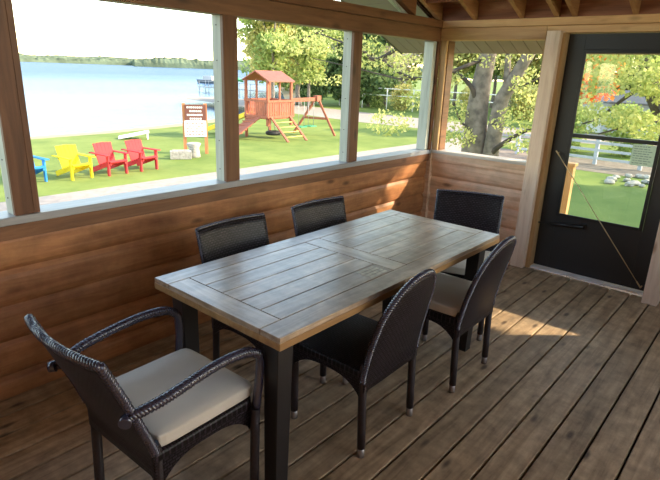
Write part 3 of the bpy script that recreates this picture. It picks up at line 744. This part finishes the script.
placed = [   # key, azimuth pixel column is implied by (x, y)
 ('green', -29.0, 27.2, 1.05, 0.2, 'edging the beach behind the play tower, closest to the lake'),
 ('gold', -31, 28.5, 1.0, 1.2, 'above the tower roof'),
 ('conifer', -34.2, 35.0, 1.15, 2.2, 'in the woods left of the tower peak'),
 ('conifer', -32.5, 39.5, 1.1, .7, 'in the woods straight behind the tower'),
 ('gold', -32.2, 33.4, .95, 3.3, 'mixed among evergreens behind the tower'),
 ('green', -29.5, 31.5, .9, 2.9, 'right behind the tower roof end'),
 ('conifer', -30, 40, 1.2, .5, 'behind the swing beam'),
 ('bare', -32.2, 40.9, 1.17, .5, 'above the swing beam'),
 ('bare', -30.0, 42.4, 1.23, 1.5, 'above the swing frame peak'),
 ('gold', -31.6, 48.0, 0.94, 2.5, 'behind the bare trees'),
 ('green', -29.2, 51.5, 1.17, 3.5, 'behind the middle window post'),
 ('bush', -25.5, 38.6, .9, .5, 'just right of the swing frame'),
 ('greenbush', -28.3, 38.8, .9, 1.5, 'just behind the swing beam'),
 ('gold', -26.9, 50.3, 1.17, 4.5, 'left in the window beside the corner'),
 ('greenbush', -22.6, 39.3, .8, .5, 'at the lawn edge in the window beside the corner'),
 ('green', -23.4, 51.5, 1.23, 5.5, 'centre of the window beside the corner'),
 ('bush', -19.0, 38.6, 1.0, 2.5, 'at the lawn edge near the corner post'),
 ('gold', -20.5, 49.1, 1.11, .9, 'near the corner post'),
 ('bush', -15.5, 39.5, 1.1, 3.5, 'seen left of the twin trunks'),
 ('gold', -16.6, 50.3, 1.23, 1.9, 'seen behind the twin trunks'),
 ('green', -14.0, 46.2, 1.17, 2.4, 'seen between the twin trunks and the door post'),
 ('gold', -12.4, 42.7, 0.99, 3.9, 'seen right of the twin trunks'),
 ('orange', -8.8, 30, 1.0, .6, 'at the upper left of the door glass'),
 ('conifer', -10.5, 51.5, 1.17, 2.6, 'behind the grey shed, its left end'),
 ('green', -8.2, 48.0, 1.17, 4.6, 'behind the grey shed roof'),
 ('gold', -5.4, 49.1, 1.17, 5.2, 'behind the grey shed, its right end'),
 ('greenbush', -7.3, 24.0, .75, 1.0, 'behind the white rail fence, its left part'),
 ('greenbush', -5.0, 24.4, .8, 2.0, 'behind the white rail fence, its right part'),
 ('green', -25.7, 53.5, 1.35, 1.0, 'tall behind the middle window post'),
 ('conifer', -19.4, 53.8, 1.2, 1.6, 'tall behind the corner window tree'),
 ('green', -13.4, 53.8, 1.35, 2.0, 'tall behind the twin trunks'),
 ('green', 4.2, 19.5, 1.1, 2.0, 'out of view, added to shade the lawn seen through the door'),  # this unseen tree and the next are added to shade the lawn
 ('green', 7.5, 24.5, 1.2, 3.0, 'farthest right and out of view, added for more shade on the lawn'),
]
for key, x, y, s, rz, wh in placed: put_tree(key, x, y, s, rz, LBL[key] + ' ' + wh)
# dense wood behind, nobody could count it
wb = []
rs_ = random.Random(5)
for k in range(70):
    y = rs_.uniform(63, 76); x = rs_.uniform(-74, 4); hh = rs_.uniform(1.5, 11.5); wb.append(((x, y, GZ+hh), (4.0, 3.0, 2.8), 1))
for k in range(26):
    x = rs_.uniform(-64, -38); wb.append(((x, 46+rs_.uniform(-3, 6)+(-38-x)*.55, GZ+rs_.uniform(1, 8)), (3.2, 2.6, 2.4), 1))
wo_ = bpy.data.objects.new('woods', leaf_mesh('woods', wb, 46000, .34, 77, lf_green)); COL.objects.link(wo_)
tag(wo_, 'dense green woodland filling the view behind the single trees', 'woods', None, 'stuff')

# big twin-trunk tree outside the corner
tt = empty('twin_trunk_tree', (-4.2, 9.0, GZ), 0, 'large twin-trunked grey tree standing close outside the end wall window', 'tree')
def local(p, o): return Vector(p) - Vector(o)
O = (-4.2, 9.0, GZ)
def br(mb, pts, r0, r1, n=10, k=5):
    P = smooth_path([local(p, O) for p in pts], k); mb.tube(P, [r0+(r1-r0)*i/(len(P)-1) for i in range(len(P))], n)
tk = MB(); br(tk, [(-4.30, 9.02, GZ-.1), (-4.33, 9.0, -.4), (-4.325, 9, .3), (-4.34, 9, .9), (-4.33, 9, 1.37), (-4.27, 9, 1.94), (-4.15, 9.05, 3.2), (-4.0, 9.3, 5)], .27, .10, 14)
tk.build('trunk', bark, tt)
tk = MB(); br(tk, [(-4.08, 8.99, GZ-.1), (-4.05, 9.0, -.4), (-3.99, 9, .35), (-3.93, 9, 1.16), (-3.84, 9, 1.42), (-3.64, 9, 1.82), (-3.3, 9, 2.6), (-2.9, 9.0, 4.2)], .17, .07, 12)
br(tk, [(-3.85, 9, 1.38), (-3.88, 9.0, 1.7), (-3.9, 9, 2.0), (-3.95, 9, 3.1)], .07, .04, 8); tk.build('trunk', bark, tt)
bs = MB()
br(bs, [(-3.95, 8.95, .33), (-3.8, 8.85, .48), (-3.56, 8.8, .66), (-3.28, 8.8, .83), (-2.9, 8.8, .95)], .05, .02, 8)
br(bs, [(-4.33, 8.9, 1.2), (-4.4, 8.8, 1.44), (-4.64, 8.8, 1.63), (-4.85, 8.8, 1.72), (-5.3, 8.7, 1.9)], .05, .015, 8)
br(bs, [(-4.28, 8.9, .55), (-4.34, 8.8, .70), (-4.55, 8.8, .87), (-4.67, 8.8, 1.07)], .03, .012, 6)
br(bs, [(-4.3, 8.9, 2.9), (-5.0, 8.5, 2.5), (-5.8, 8.0, 1.87), (-6.24, 8.0, 2.01), (-7.2, 7.9, 2.3)], .05, .012, 8)
br(bs, [(-4.3, 8.9, 1.9), (-4.76, 8.0, 1.57), (-5.36, 8.0, 1.63), (-5.8, 8.0, 1.87)], .035, .015, 8)
br(bs, [(-4.76, 8.0, 1.57), (-5.25, 8.0, 1.53), (-5.78, 8.0, 1.60), (-6.21, 8.0, 1.67), (-7.4, 8, 1.85)], .022, .008, 6)
br(bs, [(-3.7, 9, 1.7), (-3.6, 8.7, 1.5), (-3.3, 8.5, 1.55), (-2.9, 8.4, 1.75)], .03, .01, 6)
br(bs, [(-4.3, 9, 3.2), (-5.4, 8.8, 3.1), (-7, 8.6, 2.6), (-8.2, 8.4, 2.2)], .06, .012, 8)
bs.build('branch', bark_dark, tt)
lb = [((-5.9, 8.0, 1.9), (.8, .5, .22), .5), ((-5.1, 8.0, 1.72), (.6, .5, .22), .45), ((-6.6, 7.8, 2.15), (.9, .5, .3), .4), ((-8.0, 8.2, 2.2), (.8, .7, .28), .5), ((-7.3, 8.4, 1.45), (.45, .5, .12), .1),
      ((-5.7, 8.3, .75), (.5, .4, .25), .35), ((-5.0, 8.2, 1.2), (.45, .4, .2), .25), ((-4.8, 8.7, 1.6), (.3, .3, .2), .2), ((-4.6, 8.6, 1.0), (.28, .3, .25), .2), ((-4.4, 8.5, .62), (.35, .3, .2), .25),
      ((-3.4, 8.6, .95), (.5, .4, .25), .35), ((-3.1, 8.5, 1.5), (.5, .4, .3), .4), ((-4.0, 8.6, 2.1), (.9, .5, .35), .5), ((-3.2, 8.4, .6), (.3, .3, .12), .12),
      ((-4.9, 8.9, 2.7), (1.3, 1.2, .5), .9), ((-6.3, 8.9, 3.0), (1.5, 1.2, .6), .9), ((-3.2, 9.4, 4.2), (1.8, 1.6, 1.3), 1), ((-5, 9.6, 4.8), (2.2, 1.8, 1.4), 1)]
lb = [(tuple(local(c_, O)), r_, w_) for c_, r_, w_ in lb]
lo = bpy.data.objects.new('foliage', leaf_mesh('foliage', lb, 7500, .033, 5, lf_maple)); COL.objects.link(lo); lo.parent = tt

# maple hanging over the lawn outside the door; its leaves dapple the sun
mp_ = empty('maple_tree', (-.9, 12.3, GZ), 0, 'bright yellow-green maple with a leaning dark trunk outside the door', 'tree')
O = (-.9, 12.3, GZ)
tk = MB(); br(tk, [(-.9, 12.3, GZ-.1), (-1.5, 12.2, .2), (-2.2, 12.0, 1.4), (-2.5, 12, 2.1), (-2.7, 12, 3.2), (-2.4, 11.6, 4.6)], .2, .08, 12)
br(tk, [(-.9, 12.2, .1), (-.1, 12.1, 1.6), (1.4, 11.8, 3.4), (3.2, 11.6, 5.2)], .15, .06, 10); tk.build('trunk', bark_dark, mp_)
for P_, ra, rb in (([(-2.05, 12, 1.75), (-2.32, 12, 1.63), (-2.69, 12, 1.32), (-3.08, 12, .92), (-3.4, 12, .75)], .06, .015),
                   ([(-2.2, 12, 1.4), (-1.9, 11.6, 1.0), (-2.2, 11, .9), (-2.7, 10.6, .7)], .04, .012), ([(1.4, 11.8, 3.4), (1.6, 10.2, 4.2), (1.2, 8.6, 4.4)], .07, .02)):
    bs = MB(); br(bs, P_, ra, rb, 8); bs.build('branch', bark_dark, mp_)
lb = [((-2.2, 10.2, 2.0), (.8, .8, .4), 1), ((-1.6, 9.6, 1.6), (.5, .6, .3), .8), ((-2.7, 11, 2.0), (.7, .6, .35), .8), ((-2.4, 10.8, 1.0), (.6, .5, .22), .6), ((-1.75, 9.8, .95), (.4, .5, .25), .5), ((-3.3, 11.6, 1.1), (.4, .4, .2), .3),
      ((-2.2, 9.8, 1.55), (.7, .5, .15), .45), ((-3.3, 11.5, 1.6), (.4, .4, .35), .45)]
up = [((2.2, 8.6, 5.3), (1.9, 1.4, .7), 1.2), ((4.2, 10.2, 6.2), (1.8, 1.6, .8), 1.2), ((.6, 9.2, 5.0), (1.5, 1.3, .6), .8), ((2.6, 9.8, 4.3), (1.6, 1.2, .5), .8), ((-1.5, 11.5, 4.8), (2, 1.6, 1.1), 1), ((.5, 12, 6), (2.4, 1.8, 1.3), 1), ((5.2, 9.0, 5.0), (1.3, 1.2, .6), .6)]
lo = bpy.data.objects.new('foliage', leaf_mesh('foliage', [(tuple(local(c_, O)), r_, w_) for c_, r_, w_ in lb], 3600, .045, 6, lf_maple)); COL.objects.link(lo); lo.parent = mp_
lo = bpy.data.objects.new('foliage', leaf_mesh('foliage', [(tuple(local(c_, O)), r_, w_) for c_, r_, w_ in up], 1500, .085, 9, lf_maple)); COL.objects.link(lo); lo.parent = mp_

# ------------------------------------------------------------------ OUTSIDE THINGS
# playset
ps = empty('playset', (-17.9, 16.6, GZ), 0, 'red-brown wooden play tower with roof, slide and swing beam on the lawn', 'playset')
PO = Vector((-17.9, 16.6, GZ))
def pp(mb, name, mat, parent=ps, **k):
    mb.v = [tuple(Vector(v) - PO) for v in mb.v]; return mb.build(name, mat, parent, **k)
X0, X1, Y0, Y1 = -18.6, -17.2, 15.8, 17.2; DZ = -.38
for (xx, yy) in ((X0, Y0), (X1, Y0), (X0, Y1), (X1, Y1)):
    q = MB(); q.box((xx-.05, yy-.05, GZ if xx == X0 else DZ-.35), (xx+.05, yy+.05, 1.2)); pp(q, 'post', play_red)
for (xx, yy) in ((X1, (Y0+Y1)/2), ((X0+X1)/2, Y0)):
    q = MB(); q.box((xx-.035, yy-.035, DZ), (xx+.035, yy+.035, 1.2)); pp(q, 'post', play_red)
q = MB(); q.box((X0-.05, Y0-.05, DZ-.06), (X1+.05, Y1+.05, DZ)); pp(q, 'deck', play_red)
q = MB()
for k in range(11): yy = Y0+.1+k*.137; q.box((X1+.02, yy, DZ), (X1+.045, yy+.10, .30))
for k in range(5): xx = X1-.12-k*.13; q.box((xx-.1, Y0-.045, DZ), (xx, Y0-.02, .30))
for k in range(11): yy = Y0+.1+k*.137; q.box((X0-.045, yy, DZ), (X0-.02, yy+.10, .30))
for zz in (.26, DZ-.02):
    q.box((X1+.045, Y0-.06, zz), (X1+.08, Y1+.06, zz+.10)); q.box((X0-.06, Y0-.08, zz), (X1+.06, Y0-.045, zz+.10)); q.box((X0-.08, Y0-.06, zz), (X0-.045, Y1+.06, zz+.1))
q.box((X0-.06, Y1+.045, .26), (X1+.06, Y1+.08, .36)); pp(q, 'railing', play_red)
q = MB(); xm = (X0+X1)/2; 
def roofside(mb, xa, za, xb, zb2):
    mb.add([(xa, Y0-.1, za), (xa, Y1+.05, za), (xb, Y1+.05, zb2), (xb, Y0-.1, zb2), (xa, Y0-.1, za-.05), (xa, Y1+.05, za-.05), (xb, Y1+.05, zb2-.05), (xb, Y0-.1, zb2-.05)], ((0,1,2,3),(7,6,5,4),(0,4,5,1),(2,6,7,3),(1,5,6,2),(3,7,4,0)))
roofside(q, xm, 1.56, X1+.18, 1.16); roofside(q, xm, 1.56, X0-.18, 1.16); pp(q, 'roof', play_roof)
for s in (0, 1):                                               # splayed climbing ladder off the lake-away face
    q = MB(); yy = Y0+.12 + s*1.12; q.beam((X1+.1, yy, DZ+.02), (X1+1.15, yy, GZ), .10, .06); pp(q, 'leg', play_red)
q = MB()
for k in range(4): t_ = .2+k*.2; q.tube([(X1+.1+1.05*t_, Y0+.12, DZ+(GZ-DZ)*t_), (X1+.1+1.05*t_, Y0+1.24, DZ+(GZ-DZ)*t_)], .02, 6)
pp(q, 'rung', plain('yellow rung', (.75, .6, .15), .5))
q = MB()                                                       # plank ramp with cleats
q.beam((X0+.65, Y0-.05, DZ-.02), (X0+.35, Y0-1.35, GZ+.02), .85, .04)
for k in range(6):
    t_ = .08+k*.16; q.beam((X0+.25-.3*t_, Y0-.05-1.3*t_, DZ+.02+(GZ-DZ)*t_), (X0+1.08-.3*t_, Y0-.05-1.3*t_, DZ+.02+(GZ-DZ)*t_), .05, .05)
pp(q, 'ramp', play_red)
q = MB(); P0 = Vector((X0-.05, Y0+.25, DZ+.05)); P1 = Vector((X0-1.9, Y0-.55, GZ+.15))
q.beam(P0, P1, .46, .03); sl = pp(q, 'slide', white_pl)
for s in (-1, 1):
    off = (P1-P0).cross(Vector((0, 0, 1))).normalized()*(.25*s); q = MB(); q.beam(P0+off+Vector((0, 0, .05)), P1+off+Vector((0, 0, .05)), .05, .18); pp(q, 'slide_side', yellow_pl, sl)
q = MB(); q.beam((X1-.1, Y1+.05, .34), (-17.28, 19.1, .36), .09, .16, mi=0); pp(q, 'swing_beam', play_red)
q = MB(); q.beam((-17.3, 18.98, .42), (-18.55, 18.75, GZ), .09, .09); pp(q, 'leg', play_red)
q = MB(); q.beam((-17.26, 19.02, .42), (-16.45, 19.4, GZ), .09, .09); pp(q, 'leg', play_red)
q = MB(); q.beam((-17.95, 18.85, -.52), (-16.82, 19.2, -.52), .05, .1); pp(q, 'crossbar', play_red)
q = MB(); q.box((-17.4, 18.88, .26), (-17.16, 19.16, .52)); pp(q, 'bracket', play_red)
chain = plain('swing chain', (.35, .36, .34), .5, .5)
for yy in (17.95, 18.6):
    q = MB(); q.box((-17.52, yy-.2, -.88), (-17.08, yy+.2, -.84)); sw = pp(q, 'swing_seat', green_pl)
    q = MB()
    for s in (-.18, .18): q.tube([(-17.27, yy+s, -.85), (-17.27, yy+s, .3)], .012, 5)
    pp(q, 'chain', chain, sw)
q = MB()
ring = [(-17.55+.26*math.cos(a*math.pi/12), 16.45+.26*math.sin(a*math.pi/12), GZ+.22) for a in range(25)]
q.tube(ring, .09, 8, caps=False); ty = pp(q, 'tire_swing', rubber)
q = MB()
for a in range(3): q.tube([(-17.55+.26*math.cos(a*2.09), 16.45+.26*math.sin(a*2.09), GZ+.25), (-17.55, 16.45, DZ-.06)], .012, 5)
pp(q, 'chain', chain, ty)
q = MB(); q.tube([(X0-.05, Y0-.1, 1.05), (X0-.08, Y0-.3, 1.15), (X0-.1, Y0-.5, 1.12)], [.03, .08, .1], 10); pp(q, 'telescope', green_pl)

# adirondack chairs
def adirondack(color_name, mat):
    r = empty('adirondack_chair', (0, 0, 0))                    # faces +X locally
    lg = []
    for s in (-1, 1):
        q = MB(); q.box((.36, s*.27-.02, 0), (.45, s*.27+.02, .55)); q.build('leg', mat, r)
        q = MB(); q.beam((.45, s*.225, .36), (-.42, s*.225, .06), .035, .13); q.build('side_rail', mat, r)
        q = MB(); q.prism([(.50, s*.31-.07), (.50, s*.31+.07), (-.35, s*.31+.04), (-.35, s*.31-.04)], 2, .55, .575); q.build('armrest', mat, r)
    q = MB()
    for k in range(6):
        t_ = k/5; q.beam((.47-.5*t_, -.26, .385-.165*t_), (.47-.5*t_, .26, .385-.165*t_), .085, .022, up=(.3, 0, 1))
    q.build('seat', mat, r)
    q = MB()
    for k in range(5):
        a = (k-2); y0 = a*.10; y1 = a*.112; hh = .66 - .008*abs(a)
        q.beam((-.03, y0, .20), (-.03-.33*hh, y1, .20+.95*hh), .106, .022, up=(1, 0, .3))
    q.beam((-.17, -.27, .50), (-.17, .27, .50), .03, .07); q.build('backrest', mat, r)
    return r
blue_m = plain('blue paint', (.03, .20, .50), .8, spec=.2); yel_m = plain('yellow paint', (.75, .56, .02), .8, spec=.2); red_m = plain('red paint', (.50, .045, .05), .8, spec=.2)
GA = 'adirondack chairs on the lawn'
for (x, y, rz, mt_, lb_) in ((-14.5, 5.05, 4, blue_m, 'blue adirondack chair at the left end of the row on the lawn'),
                             (-14.28, 6.12, 6, yel_m, 'yellow adirondack chair on the lawn between the blue and the red ones')):
    a = adirondack('', mt_); a.location = (x, y, GZ); a.rotation_euler = (0, 0, math.radians(rz)); tag(a, lb_, 'chair', GA)
r1 = adirondack('', red_m); r1.location = (-14.25, 7.10, GZ); r1.rotation_euler = (0, 0, math.radians(6)); tag(r1, 'red adirondack chair standing right next to the yellow one', 'chair', GA)
r2 = copy_tree(r1); r2.location = (-14.32, 8.08, GZ); r2.rotation_euler = (0, 0, math.radians(8)); tag(r2, 'red adirondack chair at the end of the row nearest the sign', 'chair', GA)

# bean bag toss board
cb = empty('cornhole_board', (-20.5, 11.4, GZ), math.radians(-29), 'white slanted bean bag toss board lying on the lawn behind the red chairs', 'game board')
q = MB(); q.add([(-.3, -.6, .08), (.3, -.6, .08), (.3, .6, .32), (-.3, .6, .32), (-.3, -.6, .02), (.3, -.6, .02), (.3, .6, .26), (-.3, .6, .26)], ((0,1,2,3),(7,6,5,4),(0,4,5,1),(2,6,7,3),(1,5,6,2),(3,7,4,0))); q.build('board', white_pl, cb)
for s in (-.26, .26):
    q = MB(); q.box((s-.03, .5, 0), (s+.03, .56, .27)); q.build('leg', white_pl, cb)

# sign with two posts
sg = empty('sign', (-15.72, 11.05, GZ), math.radians(57), 'brown and white notice sign on two wooden posts by the beach', 'sign')
# local x across, faces local -y
brown_m = plain('brown sign board', (.16, .055, .04), .6); cream = plain('white sign lettering', (.8, .78, .74), .7)
for s in (-1, 1):
    q = MB(); q.box((s*.36-.055, -.05, 0), (s*.36+.055, .05, 1.72)); q.build('post', wood('sign post timber %d' % s, (.36, .13, .05), (.48, .19, .08), (.56, .25, .11), 'Z', .7, .2), sg)
q = MB(); q.box((-.33, -.085, 1.16), (.37, -.052, 1.68)); b1 = q.build('name_board', brown_m, sg)
q = MB()
for k, (xa, xb) in enumerate(((-.26, .28), (-.17, .2), (-.26, .28), (-.17, .2))):
    x_ = xa; z_ = 1.59 - k*.125
    i_ = 0
    while x_ < xb-.03:
        w = (.05, .035, .06)[i_ % 3]; q.box((x_, -.09, z_-.03), (x_+w, -.086, z_+.03)); x_ += w+.02; i_ += 1
q.build('lettering', cream, b1)
q = MB(); q.box((-.36, -.085, .60), (.37, -.052, 1.145)); b2 = q.build('notice_board', plain('white notice board', (.78, .76, .74), .6), sg)
q = MB()
for k in range(5):
    x_ = -.3; i_ = k
    while x_ < .27:
        w = (.07, .04, .09)[i_ % 3]; q.box((x_, -.089, 1.06-k*.095-.018), (x_+w, -.086, 1.06-k*.095+.018)); x_ += w+.035; i_ += 1
q.build('lettering', plain('red notice lettering', (.6, .2, .16), .7), b2)
stone = plain('grey stone', (.34, .32, .29), .9, noise=.3, nscale=14, bump=.5)
q = MB(); q.tube([(0, 0, 0), (0, 0, .1), (.01, 0, .3), (0, 0, .44), (0, 0, .47)], [.22, .20, .17, .24, .22], 12)
o = q.build('tree_stump', stone); o.location = (-15.18, 10.58, GZ); tag(o, 'pale stump-shaped planter in front of the sign', 'planter')
q = MB(); q.box((-.34, -.16, 0), (.34, .16, .26)); q.box((-.28, -.1, .26), (.28, .1, .29))
o = q.build('stone_planter', stone, bevel=.02); o.location = (-15.12, 10.02, GZ); o.rotation_euler = (0, 0, math.radians(57)); tag(o, 'low rectangular stone trough left of the stump planter', 'planter')

# dock on the lake
dkw = plain('weathered dock timber', (.33, .33, .33), .8)
dock = empty('dock', (-57, 47.5, GZ-.42), 0, 'grey wooden dock reaching into the lake, left of the middle window post', 'dock')
q = MB(); q.box((-8.6, -.6, .55), (6, .6, .66)); q.build('deck', dkw, dock)
for k in range(6):
    q = MB(); q.tube([(-8.4+k*2.2, -.55, -1.5), (-8.4+k*2.2, -.55, 1.5)], .05, 6); q.tube([(-8.4+k*2.2, .55, -1.5), (-8.4+k*2.2, .55, 1.5)], .05, 6); q.build('piling', dkw, dock)
q = MB(); q.box((-8.5, -.6, 1.38), (6, -.52, 1.46)); q.build('rail', dkw, dock)
bt = empty('boat', (-98, 73, GZ-.42), .5, 'small dark boat moored far out beyond the dock', 'boat')
q = MB(); q.add([(-2.6, -.8, .7), (2, -.9, .6), (3.2, 0, .85), (2, .9, .6), (-2.6, .8, .7), (-2.4, -.5, -.1), (2, -.4, -.1), (2, .4, -.1), (-2.4, .5, -.1)], ((0,1,2,3,4),(5,6,1,0),(6,2,1),(6,7,2),(7,3,2),(7,8,4,3),(8,5,0,4),(5,8,7,6))); q.build('hull', plain('dark hull', (.08, .10, .13), .5), bt)
q = MB(); q.box((-1.2, -.6, .6), (.8, .6, 1.5)); q.build('cabin', plain('boat cabin', (.4, .4, .42), .5), bt)

# pipe fence at the far lawn edge
ff = empty('pipe_fence', (-28, 38, GZ), 0, 'pale thin pipe rail fence along the far edge of the lawn', 'fence')
fm = plain('pale fence pipe', (.62, .63, .60), .6)
for k in range(9):
    q = MB(); q.tube([(-9+k*2.6, 0, -.2), (-9+k*2.6, 0, 1.75)], .05, 6); q.build('post', fm, ff)
for zz in (1.15, 1.7):
    q = MB(); q.tube([(-9, 0, zz), (12, 0, zz)], .045, 6); q.build('rail', fm, ff)
# white rail fence beyond the door
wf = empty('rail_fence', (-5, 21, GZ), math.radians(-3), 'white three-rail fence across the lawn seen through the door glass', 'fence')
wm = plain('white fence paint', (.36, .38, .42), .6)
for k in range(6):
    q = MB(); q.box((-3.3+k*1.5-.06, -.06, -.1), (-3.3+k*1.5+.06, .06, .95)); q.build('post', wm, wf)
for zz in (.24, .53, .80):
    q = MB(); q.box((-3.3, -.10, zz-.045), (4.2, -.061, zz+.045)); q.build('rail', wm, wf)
# stair rail post just outside the door
rp = MB(); rp.box((-.045, -.045, 0), (.045, .045, 1.95)); rp.box((-.06, -.06, 1.95), (.06, .06, 1.985))
o = rp.build('railing_post', pine_z2, bevel=.004); o.location = (-1.80, 6.2, GZ+.05-.05); o.scale = (1, 1, 1.03); tag(o, 'light timber stair railing post standing just outside the door', 'post')
# landing and steps
ld = MB(); ld.box((-1.9, YB+.15, -.20), (-.3, 5.75, -.14)); 
for k in range(5): ld.box((-1.9, 5.75+k*.27, -.36-k*.20), (-.3, 6.02+k*.27, -.32-k*.20))
ld.box((-1.9, YB+.15, GZ), (-1.86, 5.75, -.20)); ld.box((-.34, YB+.15, GZ), (-.3, 5.75, -.20)); structure(ld, 'stairs', pine_z2)
# shed behind the fence
sh = empty('shed', (-8.2, 34.5, GZ), math.radians(4), 'long grey-blue shed half hidden by leaves, seen through the door', 'shed')
q = MB(); q.box((-3.4, 0, 0), (4.2, 3.4, 1.75)); q.build('wall', plain('blue grey siding', (.38, .43, .50), .6), sh)
q = MB(); q.prism([(-.35, 1.7), (1.7, 2.35), (3.75, 1.7), (3.75, 1.8), (1.7, 2.45), (-.35, 1.8)], 0, -3.7, 4.5); q.build('roof', plain('dark shed roof', (.10, .11, .13), .7), sh)
q = MB(); q.box((-1.5, -.03, 0), (-.5, -.001, 1.55)); q.build('door', plain('pale shed door', (.55, .6, .66), .6), sh)
for xx in (.6, 2.6):
    q = MB(); q.box((xx, -.03, .8), (xx+.8, -.001, 1.4)); q.build('window', plain('dark shed glass', (.06, .08, .1), .2), sh)
# stones on the lawn
rs_ = random.Random(3)
def rock(r, seed):
    import bmesh
    bm = bmesh.new(); bmesh.ops.create_icosphere(bm, subdivisions=2, radius=r); rr = random.Random(seed)
    for v in bm.verts: v.co *= rr.uniform(.8, 1.15); v.co.z *= .6
    me = bpy.data.meshes.new('rock'); bm.to_mesh(me); bm.free(); me.materials.append(stone); return me
meshes = [rock(.17, k) for k in range(3)]
for k in range(16):
    o = bpy.data.objects.new('rock', meshes[k % 3]); COL.objects.link(o)
    o.location = (-3.75+rs_.uniform(-.55, .9), 18.3+rs_.uniform(-1.0, 1.2), GZ+.05); o.scale = [rs_.uniform(.45, 1.0)]*3; o.rotation_euler = (0, 0, rs_.uniform(0, 6))
    tag(o, 'grey stone in the loose patch of rocks on the lawn outside the door', 'rock', 'rocks on the lawn')
